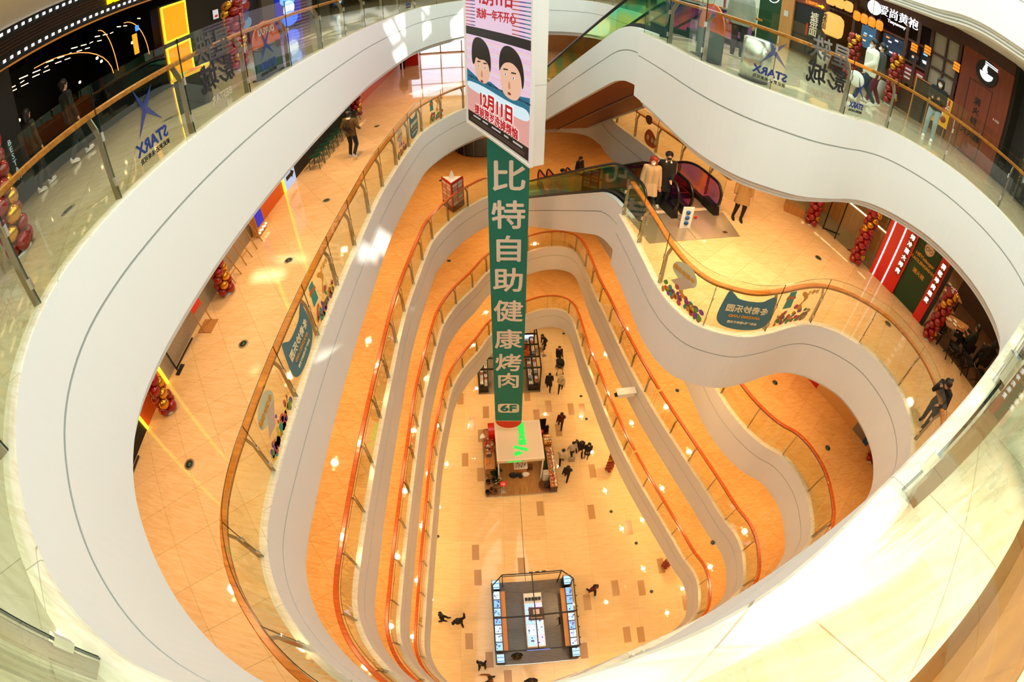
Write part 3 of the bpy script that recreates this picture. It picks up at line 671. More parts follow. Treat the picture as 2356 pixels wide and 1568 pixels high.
for i, (y, z, x) in enumerate([(10.0,26.6,-11.5),(10.6,26.45,-12),(9.0,26.4,-12.4),(11.2,26.5,-11),(7.5,26.3,-13),(10.3,26.2,-13)]):
    tag(MB((x, y, z)).ell((x, y, z), .05).build('lobby_spot_lamp', m_warmled), 'small warm spot lamp glowing inside the dark cinema lobby', 'lamp', 'lobby spot lamps')
text('vertical_lettering', 'B\nE\nS\nT\nA\nR', .17, (FX+.08, 4.75, 25.5), (0,1,0), (0,0,1), screen('#b9c4cc', .8), None, lead=.9)
tag(bpy.data.objects['vertical_lettering'], 'small white letters running down the dark wall at the cinema entrance', 'sign lettering')
b = MB(); fbox(b, 4.3, 5.15, zA, 27.42, .07); tag(b.build('wall_left.014', m_black), kind='structure')
# yellow lightbox pillar
lb = empty('lightbox_pillar', (FX+.1, 10.9, zA), 'tall glowing yellow lightbox pillar of two stacked panels by the cinema', 'lightbox')
b = MB(); b.box((-.14, 0, 1.25), (.3, 1.32, 2.56)); b.build('casing', m_black, lb)
for z0, z1 in ((.06, 1.17), (1.31, 2.47)):
    b = MB(); b.box((.03, 0, (z0+z1)/2), (.05, 1.16, z1-z0)); p = b.build('glow_panel', m_yglow, lb)
    b = MB()
    for yy in (-.55, .55): b.box((.06, yy, (z0+z1)/2), (.02, .05, z1-z0))
    for zz_ in (z0+.025, z1-.025): b.box((.06, 0, zz_), (.02, 1.14, .05))
    b.build('bright_edge', m_yedge, p)
# dark wall with posters towards the far left
b = MB(); fbox(b, 11.6, 33.5, zA, 27.42, .08); tag(b.build('wall_left.012', m_dark), kind='structure')
b = MB(); fbox(b, 16.0, 17.0, zA, 27.4, .2); fbox(b, 21.6, 22.8, zA, 27.4, .22); tag(b.build('wall_left.013', m_grey), kind='structure')
def poster(name, y0, y1, z0, z1, cols, label, glow=.7, x=FX+.09):
    o = empty(name, (x, (y0+y1)/2, (z0+z1)/2), label, 'poster'); h = z1-z0; w = y1-y0
    MB().box((0, 0, 0), (.05, w+.08, h+.08)).build('frame', m_dwood, o)
    MB().box((.03, 0, 0), (.012, w, h)).build('sheet', screen(cols[0], glow), o)
    for i, c in enumerate(cols[1:]):
        zc = -h/2+h*(i+.6)/len(cols); ww = w*(.8-.25*(i % 2))
        MB().slab([(.038, y, z) for y, z in rnd([(-ww/2, zc-h*.13), (ww*.3, zc-h*.16), (ww/2, zc+h*.08), (-ww*.2, zc+h*.17)], 2)], (1,0,0), .004).build('picture', screen(c, glow), o)
    return o
poster('movie_poster', 14.25, 15.45, 25.3, 27.0, ['#101a30', '#7fb6d8', '#2b4f86', '#b3372c', '#dfe9f2'], 'dark blue framed film poster beside the balloon column', .5)
poster('movie_poster', 17.2, 19.6, 24.75, 27.2, ['#0b1c8a', '#3a6dff', '#d6ecff', '#67a7ff', '#10123a'], 'large glowing blue film poster on the far left wall', 1.6)
poster('movie_poster', 23.6, 25.2, 24.9, 27.2, ['#173a6a', '#e2eef2', '#58b6d8', '#c9d7e0'], 'pale blue film poster furthest along the left wall', .9)
poster('notice', 12.9, 13.2, 26.05, 26.38, ['#e9e9e4', '#d0342c'], 'small white notice with a red mark on the black wall', .8)
# light table behind the glass
lt = empty('play_table', (-5.0, 6.35, zA), 'low table with a glowing green and yellow top behind the left glass', 'table', None, .5)
b = MB(); b.box((0, 0, .30), (.55, .5, .60)); b.build('body', mat('dark_table_body', '#20242a', .4), lt)
b = MB(); b.box((0, 0, .62), (.62, .58, .05)); tp = b.build('top', screen('#f0b83a', 1.1), lt)
for x, y, c in ((-.2,.1,'#9be04a'),(.1,-.2,'#f07a3a'),(.25,.2,'#f5e13a'),(0,.25,'#e8554a')): MB().lathe([(.16,0),(.16,.008)], (x*.7, y*.7, .647), 14).build('spot', screen(c, 1.1), tp)
def arch_panel(loc, rz, w, label):  # solid panel added for an orange arch read as a reflection
    o = empty('round_top_panel', loc, label, 'sign', None, rz); h = .62; R_ = w/2
    up_ = [(-R_, .58), (R_, .58)] + [(R_*cos(t), h+R_*sin(t)*.85) for t in [pi*i/18 for i in range(19)]]
    MB().slab([(x, 0, z) for x, z in up_], (0, 1, 0), .03).build('orange_top', m_orange, o)
    MB().slab([(-R_, 0, .02), (R_, 0, .02), (R_, 0, .58), (-R_, 0, .58)], (0, 1, 0), .03).build('dark_lower', m_teald, o)
    me = text_mesh('OUYUU', .17, fat=.004, mirror=True); me.transform(frame(Vector((0, -.006, .84)), (1,0,0), (0,0,1))); me.materials.append(m_ban_txt); obj('lettering', me, o)
    MB().box((0, .06, .01), (w*.8, .24, .02)).build('foot', m_dgrey, o)
    return o
arch_panel((-3.99, 7.3, zA), -pi/2+pi, .98, 'round-topped orange and teal standing sign behind the left glass')
arch_panel((3.42, 8.15, zA), pi/2, 1.2, 'round-topped orange and teal standing sign behind the right glass')
# ================================================================ top gallery, right: restaurant row
R0 = Vector((9.98, 16.66, 0)); RD = Vector((2.36, -7.80, 0)).normalized(); RN = Vector((-RD.y, RD.x, 0)); RN = RN if RN.x < 0 else -RN
def rp(u, z, d=0.0): return R0 + RD*u + RN*d + Vector((0, 0, z))
def rpoly(b, pts, d, t, mi=0): return b.slab([rp(u, z, d) for u, z in pts], RN, t, mi)
def rrect(b, u0, u1, z0, z1, d, t, mi=0): return rpoly(b, [(u0, z0), (u1, z0), (u1, z1), (u0, z1)], d, t, mi)
m_greenp = mat('deep_green_paint', '#0d3a1c', .45)
b = MB(); rrect(b, -1.4, -.1, zA, 28.3, 0, .05); tag(b.build('wall_right.010', m_greenp), kind='structure')
b = MB(); rrect(b, -.1, .56, zA, 28.3, 0, .14); tag(b.build('wall_right.011', m_oak), kind='structure')
b = MB(); rrect(b, .56, 2.2, zA+.1, 26.75, 0, .06); tag(b.build('wall_right.012', m_black), kind='structure')
b = MB(); rrect(b, .56, 2.2, 26.75, 27.1, 0, .10); rrect(b, .56, 2.2, 27.1, 28.3, 0, .06); tag(b.build('wall_right.013', m_woodwall), kind='structure')
b = MB(); rrect(b, 7.75, 9.6, zA, 27.86, 0, .16); tag(b.build('wall_right.014', m_woodwall), kind='structure')
b = MB(); rrect(b, 2.2, 7.75, zA, zA+.75, 0, .08); rrect(b, 2.2, 9.6, 27.86, 28.3, 0, .12); tag(b.build('wall_right.015', m_dwood), kind='structure')
b = MB(); rrect(b, -9, -1.4, zA, 28.3, 0, .05); tag(b.build('wall_right.016', mat('pale_shop_wall', '#c9ccc0', .5)), kind='structure')
b = MB(); b.slab([rp(9.6, zA), rp(9.6, zA)+Vector((4,-1.2,0)), rp(9.6, 28.3)+Vector((4,-1.2,0)), rp(9.6, 28.3)], RD, .1)
tag(b.build('wall_right.017', m_dark), kind='structure')
b = MB(); b.box((13.2, 3, 26.4), (.15, 9.4, 3.8)); tag(b.build('wall_right.018', m_dark), kind='structure')
# restaurant interior shell and timber front
b = MB(); rrect(b, 2.2, 7.75, zA, 28.2, -3.2, .05); rrect(b, 2.2, 7.75, 28.15, 28.2, -3.2, 3.0); tag(b.build('wall_right.019', mat('dim_restaurant_wall', '#3b2518', .6)), kind='structure')
fr_ = empty('timber_shopfront', rp(5, zA, .05), 'dark timber lattice restaurant front with wall panes and glowing menus', 'shop front')
def fpart(name, fn, m):
    b = MB(rp(5, zA, .05)); fn(b); return b.build(name, m, fr_)
for u, z0, z1 in ((2.22, zA+.7, 27.9), (3.4, zA+.7, 27.9), (5.6, zA+.7, 27.9), (6.06, zA+.7, 27.9), (6.55, zA, 27.9), (7.62, zA, 27.9), (4.45, zA+.7, 26.9)):
    fpart('post', lambda b: rrect(b, u-.06, u+.06, z0, z1, 0, .12), m_dwood)
for u0, u1, z in ((2.2, 5.6, 26.95), (5.6, 7.7, 27.05), (5.6, 6.55, 26.3), (5.6, 6.55, zA+1.0), (6.55, 7.7, 26.55), (6.55, 7.7, 25.95), (6.55, 7.7, 25.3), (2.2, 7.7, 27.82), (2.2, 3.4, 27.4)):
    fpart('rail', lambda b: rrect(b, u0, u1, z-.04, z+.04, 0, .11), m_dwood)
fpart('mullion', lambda b: rrect(b, 7.08, 7.14, zA+.7, 27.8, 0, .1), m_dwood)
m_pane = mat('frosted_pane', '#9a9486', .55)
for u0, u1 in ((6.6, 7.08), (7.14, 7.6)):
    for z0, z1 in ((zA+.75, 25.26), (25.34, 25.91), (25.99, 26.51), (26.59, 27.01), (27.09, 27.78)): fpart('pane', lambda b: rrect(b, u0, u1, z0, z1, .01, .02), m_pane)
for u0, u1, z0, z1, c in ((3.55, 4.3, 26.0, 26.9, '#3f6b86'), (4.5, 5.5, 26.15, 26.9, '#20364a'), (5.65, 6.02, 26.35, 27.0, '#10181c'), (6.1, 6.5, 26.35, 27.0, '#182226')):
    bd = fpart('menu_board', lambda b: rrect(b, u0, u1, z0, z1, -.25, .03), screen(c, .8))
    random.seed(int(u0*100))
    for i in range(5):
        uu, zq = random.uniform(u0+.05, u1-.2), random.uniform(z0+.08, z1-.12); b = MB(rp(5, zA, .05)); rpoly(b, [(uu, zq), (uu+.14, zq), (uu+.14, zq+.06), (uu, zq+.06)], -.21, .004)
        b.build('menu_picture', screen(random.choice(['#f2f2f2', '#ff9a3a', '#9fd0ff', '#ffd28a']), 1.3), bd)
for u0, c in ((5.66, '#8e2622'), (6.12, '#9c1f1c')):
    bd = fpart('red_menu', lambda b: rrect(b, u0, u0+.36, zA+1.05, zA+1.6, .02, .02), screen(c, .45))
    for i in range(3): b = MB(rp(5, zA, .05)); rrect(b, u0+.06, u0+.3, zA+1.12+.15*i, zA+1.18+.15*i, .045, .004); b.build('menu_line', screen('#e8d6cf', .7), bd)
fpart('counter', lambda b: rrect(b, 2.3, 5.5, zA, zA+1.05, -1.2, .6), m_dwood)
sg = tag(text('restaurant_sign', '爱尚黄袍', .40, rp(5.24, 27.63, .22), RD, (0,0,1), m_whitesign, None, ext=.02), 'glowing white Chinese restaurant sign over the timber front', 'sign')
tag(text('restaurant_subtitle', 'Tasyummy', .17, rp(5.2, 27.36, .22), RD, (0,0,1), m_whitesign, None, ext=.015), 'small glowing white Tasyummy lettering under the restaurant sign', 'sign lettering')
b = MB(); b.lathe([(.27,0),(.27,.06)], (0,0,0), 24); o = b.build('round_sign_emblem', m_whitesign, None, rp(4.25, 27.62, .2)); o.rotation_euler = RN.to_track_quat('Z', 'Y').to_euler(); tag(o, 'round glowing emblem left of the white restaurant sign', 'sign')
def lantern(u, z, d, w, h, m, label, grp, txt=None):
    o = empty('lantern', rp(u, z, d), label, 'lantern', grp)
    prof = [(w*.30, -h/2), (w*.46, -h*.38), (w*.5, -h*.2), (w*.5, h*.2), (w*.46, h*.38), (w*.30, h/2)]
    MB().lathe(prof, (0,0,0), 16).build('shade', m, o)
    MB().lathe([(w*.31, 0), (w*.31, .04)], (0, 0, h/2), 14).build('cap', m_dwood, o); MB().lathe([(w*.31, 0), (w*.31, .04)], (0, 0, -h/2-.04), 14).build('base_ring', m_dwood, o)
    if d >= .3: MB().bar((0,0,h/2+.04),(0,0,28.22-z),.012).build('cord', m_black, o)
    if txt:
        me = text_mesh(txt, w*.3, fat=.004, lead=.85); me.transform(frame(RN*(w*.52)-RD*.1, RD, (0,0,1))); me.materials.append(m_black); obj('lettering', me, o)
    return o
lantern(2.76, 26.3, .45, .8, .9, m_lantern, 'large cream paper lantern with black characters', None, '裤\n带\n面')
nmL = ['leftmost', 'second', 'third', 'rightmost']
for i in range(4): lantern(3.7+.32*i, 27.02, .42, .26, .36, m_orled, nmL[i] + ' of the small orange paper lanterns hanging before the restaurant', 'orange paper lanterns')
for i in range(3): lantern(2.5+.4*i, 27.25, .42, .34, .4, m_lantern, nmL[i] + ' of the small cream lanterns above the large one', 'small cream lanterns')
for i, u in enumerate((6.0, 6.5, 7.62)):
    o = empty('wall_lantern', rp(u, 27.0 if i else 26.85, .22), ['left','middle','right'][i] + ' of the three boxy orange lanterns on the timber restaurant front', 'lantern', 'boxy wall lanterns'); b = MB(); b.box((0,0,0), (.16,.16,.3)); b.build('glow', m_orled, o)
    b = MB(); 
    for z in (-.15, -.05, .05, .15): b.box((0,0,z), (.19,.19,.02))
    b.build('cage', m_dwood, o)
tag(text('wall_lettering', '裤\n带\n面', .42, rp(1.58, 26.02, .07), RD, (0,0,1), mat('cream_lettering', '#e7dcc0', .5), None, fat=.004, lead=.72), 'cream brush characters on the black noodle shop wall', 'sign lettering')
b = MB(); rrect(b, 1.22, 1.32, 25.5, 26.0, .06, .012); tag(b.build('red_strip_sign', m_red), 'thin red strip sign on the black noodle shop wall', 'sign')
b = MB(); rrect(b, 1.0, 2.1, 26.78, 26.98, .10, .02); o = tag(b.build('direction_sign', mat('orange_sign', '#8a3b10', .5)), 'orange sign strip with a yellow arrow over the black wall', 'sign')
text('lettering', '石锅拌饭', .16, rp(1.4, 26.88, .125), RD, (0,0,1), m_orled, o, fat=.002)
b = MB(); rpoly(b, [(1.72,26.85),(1.9,26.85),(1.9,26.8),(2.02,26.88),(1.9,26.96),(1.9,26.91),(1.72,26.91)], .12, .01); b.build('arrow', m_yled, o)
rg = MB(); rg.tube([rp(-.64+.34*cos(t), 26.72+.34*sin(t), .07) for t in [2*pi*i/32 for i in range(32)]], .018, 6, closed=True); tag(rg.build('ring_light', m_wglow), 'glowing white ring sign on the deep green wall', 'sign')
b = MB(); rrect(b, .1, .32, 25.95, 26.2, .14, .02); tag(b.build('wall_notice', m_lgrey), 'small square notice on the pale oak pillar', 'notice')
# white price posters by the escalator head
for i, u in enumerate((-3.9, -3.1, -2.3)):
    o = empty('price_board', rp(u, 25.75, .10), ['white price poster nearest the escalator', 'middle white price poster with red border', 'white price poster beside the green wall'][i], 'poster'); 
    b = MB(o.location); rrect(b, u-.36, u+.36, 24.75, 27.1, .07, .03); b.build('backing', m_red, o)
    for r in range(4): b = MB(o.location); rrect(b, u-.31, u+.31, 24.85+.56*r, 25.33+.56*r, .105, .008); b.build('sheet', screen('#e6ece6', .75), o)
# fire cabinet, noodle bowl sign
cb = empty('fire_cabinet_door', rp(8.57, zA, .17), 'wood-panelled fire hydrant cabinet with black outline and Chinese characters', 'cabinet door')
def cpart(name, fn, m):
    b = MB(cb.location); fn(b); return b.build(name, m, cb)
for a in ((8.13, 8.15, 24.6, 26.95), (8.97, 8.99, 24.6, 26.95), (8.13, 8.99, 26.93, 26.95), (8.13, 8.99, 24.6, 24.62)): cpart('outline', lambda b: rrect(b, *a, .162, .01), m_black)
for ch, u, z in (('消', 8.55, 26.35), ('火', 8.57, 26.05), ('栓', 8.57, 25.72), ('灭火器', 8.57, 25.28)): text('lettering', ch, .25, rp(u, z, .172), RD, (0,0,1), m_black, cb, cb.location, fat=.006)
cpart('knob', lambda b: b.ell(rp(8.9, 25.5, .19), .025), m_steel2)
bs = empty('bowl_sign', rp(8.68, 27.4, .17), 'round dark sign with a glowing white noodle bowl and chopsticks', 'sign')
def bpart(name, pts, d, t, m):
    b = MB(bs.location); rpoly(b, pts, d, t); return b.build(name, m, bs)
bpart('disc', [(8.68+.40*cos(t), 27.4+.40*sin(t)) for t in [2*pi*i/36 for i in range(36)]], .17, .05, m_black)
bpart('bowl', [(8.44+.0, 27.38)] + [(8.68+.24*cos(t), 27.38+.24*sin(t)) for t in [pi+pi*i/14 for i in range(15)]], .225, .02, m_whitesign)
bpart('noodles', rnd([(8.50,27.38),(8.56,27.55),(8.60,27.66),(8.68,27.66),(8.66,27.5),(8.74,27.4)], 2), .225, .02, m_whitesign)
for dz in (0, .06): bpart('chopstick', [(8.58,27.66+dz),(9.04,27.62+dz),(9.04,27.65+dz),(8.58,27.69+dz)], .225, .02, m_whitesign)
tag(text('shop_number', '6-028', .10, rp(9.3, 26.2, .165), RD, (0,0,1), m_ban_txt, None), 'small pale shop number on the red-brown wall', 'number')
# soffit lights above the restaurant row
for i in range(3):
    b = MB(); b.box((0, 0, 0), (.34, .06, .03)); o = b.build('slot_light', m_warmled, None, (9.95+.32*i, 9.6-1.0*i, LV['Z']-CEIL-.02), math.atan2(RD.y, RD.x)); tag(o, 'short bright slot light in the soffit above the restaurant row', 'ceiling light', 'soffit slot lights')
b = MB(); b.box((0,0,0), (.7,.12,.03)); tag(b.build('air_grille', m_lgrey, None, (10.9, 6.4, LV['Z']-CEIL-.02), math.atan2(RD.y, RD.x)), 'narrow air grille in the soffit at upper right', 'vent')
b = MB(); b.box((13.06, 5.3, 26.1), (.05, 2.0, 1.4)); o = tag(b.build('food_poster', paint('#2b2a26')), 'dark wall panel with a plate of food at the right edge', 'poster')
b = MB(o.location); b.lathe([(.55,0),(.6,.03)], (0,0,0), 24); q = b.build('plate', paint('#cfd3dc'), o, (13.0, 5.3, 25.8)); q.rotation_euler = (0, -pi/2, 0)
b = MB(); b.ell((0,0,.02), (.42,.42,.1)); q = b.build('food', paint('#6b1d12'), o, (12.99, 5.3, 25.8)); q.rotation_euler = (0, -pi/2, 0)
# silver bin
tb = empty('litter_bin', (3.78, 7.0, zA), 'cylindrical brushed silver litter bin behind the right-hand glass', 'bin'); MB().lathe([(.25,.03),(.25,.74),(.2,.76)], (0,0,0), 28).build('drum', m_steel2, tb); MB().lathe([(.252,0),(.252,.04)], (0,0,0), 28).build('base_ring', m_black, tb)
# easels and planters
def planter(u, d, label):
    o = empty('planter', rp(u, zA, d), label, 'planter', 'planters before the restaurant'); MB().lathe([(.2,0),(.28,.62),(.26,.62)], (0,0,0), 14).build('pot', m_lgrey, o); b = MB(); random.seed(int(u*10))
    for i in range(70):
        a, r = random.uniform(0, 2*pi), random.uniform(.05, .36); p = Vector((r*cos(a), r*sin(a), .64+random.uniform(0, .35)*(1-r)))
        q = p+Vector((cos(a)*.1, sin(a)*.1, .05)); s_ = Vector((-sin(a), cos(a), 0))*.03; b.add([p-s_*.3, p+s_*.3, q+s_, q-s_], [(0,1,2,3)])
    b.build('foliage', paint('#16321a'), o)
planter(2.8, .75, 'grey planter with dark foliage under the large cream lantern'); planter(5.3, .8, 'grey planter with dark foliage left of the menu posters')
es = empty('easel_sign', (10.9, 8.7, zA), 'yellow food poster on a thin easel beside the dark-sweatered person', 'sign', None, -.5)
b = MB(); 
for x in (-.28, .28): b.bar((x, .1, 0), (x, 0, 1.25), .025)
b.build('easel_legs', m_oak, es); b = MB(); b.box((0, -.03, .85), (.62, .03, .9)); ys = b.build('poster_board', paint('#e9ac1d'), es)
text('poster_lettering', '约吧\n下午茶', .16, Vector((0, -.055, 1.08)), (1,0,0), (0,0,1), m_ban_txt, ys, fat=.004); b = MB(); b.box((0, -.047, 1.08), (.46, .005, .36)); b.build('red_block', m_red, ys)
for x, z, c in ((-.15,.66,'#5a8f3a'),(.12,.62,'#8f2f1d'),(0,.74,'#e8e0d0')): b = MB(); b.lathe([(.1,0),(.1,.006)], (0,0,0), 16); b.build('food_picture', paint(c), ys, (x, -.047, z)).rotation_euler = (pi/2, 0, 0)
es2 = empty('easel_sign', (10.1, 8.9, zA), 'dark chalkboard menu on a wooden easel left of the yellow poster', 'sign', None, -.4)
b = MB(); b.box((0, 0, .75), (.5, .04, 1.2)); b.build('board', m_dark, es2); b = MB()
for x in (-.26, .26): b.bar((x, -.01, 0), (x, -.01, 1.4), .03)
b.bar((-.26, -.01, 1.37), (.26, -.01, 1.37), .03); b.build('wood_frame', m_oak, es2)
# ================================================================ second gallery, left: shopfronts on x = -7.15
zB = LV['B']; BX = -7.15
b = MB(); fbox(b, -4, 33.5, zB, zB+H-CEIL, .04, 0, BX-.12); tag(b.build('wall_left.020', m_shopd), kind='structure')
def bseg(name, y0, y1, z0, z1, m, d=.06, kind=True):
    b = MB(); fbox(b, y0, y1, z0, z1, d, 0, BX-.06)
    o = b.build(name, m); return tag(o, kind='structure') if kind else o
ZT = zB+H-CEIL
bseg('wall_left.021', -1.0, 2.0, zB, ZT, m_terr); bseg('wall_left.022', 2.0, 3.48, zB, ZT, m_black)
bseg('wall_left.023', 3.54, 4.64, zB, ZT, m_orange); bseg('wall_left.024', 4.72, 9.9, zB, ZT, m_terr)
bseg('wall_left.025', 10.45, 12.3, zB, ZT, m_orange); bseg('wall_left.026', 13.35, 20.5, zB, ZT, m_dark); bseg('wall_left.027', 20.5, 33, zB, ZT, m_orange)
for y, s_ in ((3.51, 'nearest'), (4.68, 'second'), (10.37, 'third'), (12.36, 'furthest')):
    o = tag(bseg('neon_strip', y-.03, y+.03, zB+.02, ZT, m_yedge, .1, False), 'vertical yellow light strip on the left shopfront, %s from the camera' % s_, 'light strip')
o = empty('mural', (BX+.03, 2.75, zB), 'black and red painted mural panel low on the left shop wall', 'mural')
for pts, c in (([(-.6,.1),(.2,.1),(.5,.7),(.3,1.4),(-.3,1.2)], '#8a7aa0'), ([(.1,.2),(.6,.5),(.62,1.2),(.3,.9)], '#a01a1f'), ([(-.7,.9),(-.2,.7),(-.1,1.3),(-.6,1.6)], '#202a6a'), ([(.3,1.3),(.65,1.2),(.65,2.2),(.35,2.1)], '#c9b8b8'), ([(-.5,1.7),(.1,1.5),(.2,2.2),(-.4,2.3)], '#6f1418')):
    MB().slab([(0, y, z) for y, z in rnd(pts, 2)], (1,0,0), .006).build('shape', paint(c), o)
o = empty('store_sign_panel', (BX+.02, 12.85, zB), 'tall pale blue-white lit panel with a black arrow', 'sign'); b = MB(); b.box((0,0,.9), (.05,.8,1.8)); b.build('panel', screen('#c9d4ee', .9), o)
MB().slab([(.03,-.3,.30),(.03,.1,.30),(.03,.1,.22),(.03,.32,.37),(.03,.1,.52),(.03,.1,.44),(.03,-.3,.44)], (1,0,0), .006).build('arrow', m_black, o)
text('lettering', '烤鱼', .3, o.location+Vector((.03, 0, .95)), (0,1,0), (0,0,1), m_black, o, o.location, fat=.01)
o = empty('arcade_display', (BX+.2, 10.02, zB), 'blue-lit display screen with warm bulbs beside the orange wall', 'display'); b = MB(); b.box((0,0,.62), (.2,.5,1.2)); b.build('frame', m_oak, o); b = MB(); b.box((.11,0,.7), (.02,.38,.8)); b.build('blue_panel', screen('#2a2ac0', .9), o)
for i in range(6): MB().ell((.13,-.22+.09*i,.14+.03*(i % 2)), .03).build('bulb', m_warmled, o)
pt = empty('poster_stand', (-6.9, 6.35, zB), 'thin metal poster stand with a red picture by the left glass front', 'stand'); b = MB(); b.box((.12,0,.01), (.42,.42,.02)); b.build('base', m_oak, pt)
b = MB()
for y in (-.2, .2): b.bar((.12,y,.02), (-.05,y,1.5), .02)
b.build('rods', m_oak, pt); b = MB(); b.slab([(.06,-.19,.55),(.06,.19,.55),(-.04,.19,1.4),(-.04,-.19,1.4)], (1,0,0), .015); sh = b.build('sheet', m_red2, pt)
for y, z, c in ((-.05,.8,'#1c2f7a'),(.06,1.0,'#e6e2dc'),(.0,1.15,'#2f7fae')): MB().slab([(.055-.1*(z-.7)/.85+.02, y+dy, z+dz) for dy, dz in ((-.07,-.07),(.06,-.09),(.08,.08),(-.05,.07))], (1,0,0), .006).build('picture', paint(c), sh)
for y in (8.0, 8.7, 9.4):
    o = empty('a_frame_chair', (-6.85, y, zB), 'folded thin bronze chair frame leaning on the terrazzo shop wall', 'chair frame', 'bronze chair frames'); b = MB()
    for dy in (-.18, .18): b.bar((.18,dy,0), (-.15,dy*.6,.95), .022)
    b.bar((.1,-.16,.25), (.1,.16,.25), .02); b.bar((-.12,-.12,.9), (-.12,.12,.9), .02); b.build('frame', m_oak, o)
for y in (1.95, 5.05):
    o = empty('glass_door_stop', (-6.95, y, zB), 'dark floor spring and bar at the foot of a glass shop door', 'door fitting', 'glass door fittings'); b = MB(); b.box((0,0,.01), (.12,.3,.02)); b.bar((-.1,0,0), (-.12,0,1.6), .03); b.bar((-.1,0,.04), (-.1,.9,.04), .03); b.build('bar', m_dgrey, o)
# ================================================================ second gallery, right: red and green restaurant front
Q0 = Vector((9.67, 11.3, 0)); QD = Vector((1.83, -4.51, 0)).normalized(); QN = Vector((-QD.y, QD.x, 0)); QN = QN if QN.x < 0 else -QN
def qp(u, z, d=0.0): return Q0 + QD*u + QN*d + Vector((0, 0, z))
def qrect(b, u0, u1, z0, z1, d, t, mi=0): return b.slab([qp(u, z, d) for u, z in ((u0, z0), (u1, z0), (u1, z1), (u0, z1))], QN, t, mi)
def qwall(n, *a, m): b = MB(); qrect(b, *a); return tag(b.build(n, m), kind='structure')
u_ = lambda x, y: (Vector((x, y, 0))-Q0).dot(QD)
qwall('wall_right.020', 2.53, 3.58, zB, ZT, -.04, .08, m=m_red2); qwall('wall_right.021', 3.58, 4.54, zB, ZT, -.1, .06, m=m_greenp); qwall('wall_right.022', 4.54, 4.86, zB, ZT, -.04, .08, m=m_red2)
qwall('wall_right.023', 4.86, 5.0, zB, ZT, -.06, .1, m=m_black); qwall('wall_right.024', -8, 2.53, zB, ZT, -2.4, .06, m=m_shop); qwall('wall_right.025', 5.0, 14, zB, ZT, -4.2, .06, m=m_shopd)
b = MB(); b.add([qp(-3, zB+.004, -.05), qp(2.53, zB+.004, -.05), qp(2.53, zB+.004, -2.4), qp(-3, zB+.004, -2.4)], [(0,1,2,3)] if True else []); tag(b.build('floor.020', mat('grey_shop_floor', '#8a7d68', .18)), kind='structure')
b = MB(); b.add([qp(5.0, zB+.004, -.05), qp(11, zB+.004, -.05), qp(11, zB+.004, -4.2), qp(5.0, zB+.004, -4.2)], [(0,1,2,3)]); tag(b.build('floor.021', mat('brown_restaurant_floor', '#6f5236', .3)), kind='structure')
for u, w in ((2.70, 'left'), (3.10, 'right')):
    b = MB(); qrect(b, u-.022, u+.022, zB+.02, ZT, .045, .03); tag(b.build('neon_strip', m_whitesign), '%s of two white neon strips on the glossy red wall' % w, 'light strip')
for chars, u, grp in (('烤冷面大烤肉', 3.42, 'left'), ('满乾坤肉烧麦', 4.70, 'right')):
    for i, ch in enumerate(chars):
        o = empty('round_letter_sign', qp(u, zB+1.93-.235*i, .05), 'round white lit sign with character %s on the %s red strip' % (ch, grp), 'sign', 'round letter signs')
        n_ = MB(); n_.lathe([(.105,0),(.105,.05)], (0,0,0), 20); d_ = n_.build('disc', mat('gold_rim_%s%d' % (grp, i), '#a9772e', .4) if i == 0 else bpy.data.materials['gold_rim_%s0' % grp], o); d_.rotation_euler = QN.to_track_quat('Z', 'Y').to_euler()
        text('character', ch, .17, o.location+QN*.055, QD, (0,0,1), m_whitesign, o, o.location, bold=.004, ext=.004)
gd = empty('green_door_panel', qp(4.06, zB, -.03), 'tall green panel with gold lettering and a round face emblem', 'sign panel')
m_gold = mat('gold_lettering', '#d49a35', .45)
for t_, sz, z in (('HEY!xiaoger', .15, 1.62), ('KAOLENGMIAN', .135, 1.44), ('消火栓', .16, 1.12)): text('lettering', t_, sz, qp(4.05, zB+z, -.035), QD, (0,0,1), m_gold, gd, gd.location, fat=.004)
for r, c, d in ((.2, '#cdb798', -.035), (.16, '#e0c9ab', -.028)):
    b = MB(gd.location); b.slab([qp(4.05+r*cos(t)*.9, zB+1.98+r*sin(t), d) for t in [2*pi*i/24 for i in range(24)]], QN, .006); b.build('emblem', paint(c), gd)
b = MB(gd.location); b.slab([qp(4.05+x, zB+2.0+z, -.033) for x, z in rnd([(-.2,.04),(-.16,.2),(0,.36),(.16,.22),(.2,.02),(.1,.1),(-.08,.1)], 2)], QN, .014); b.build('emblem_hair', paint('#7d6a58'), gd)
for sx in (-.07, .07): b = MB(gd.location); b.tube([qp(4.05+sx+.055*cos(t), zB+1.96+.055*sin(t), -.018) for t in [2*pi*i/14 for i in range(14)]], .008, 5, closed=True); b.build('emblem_glasses', m_black, gd)
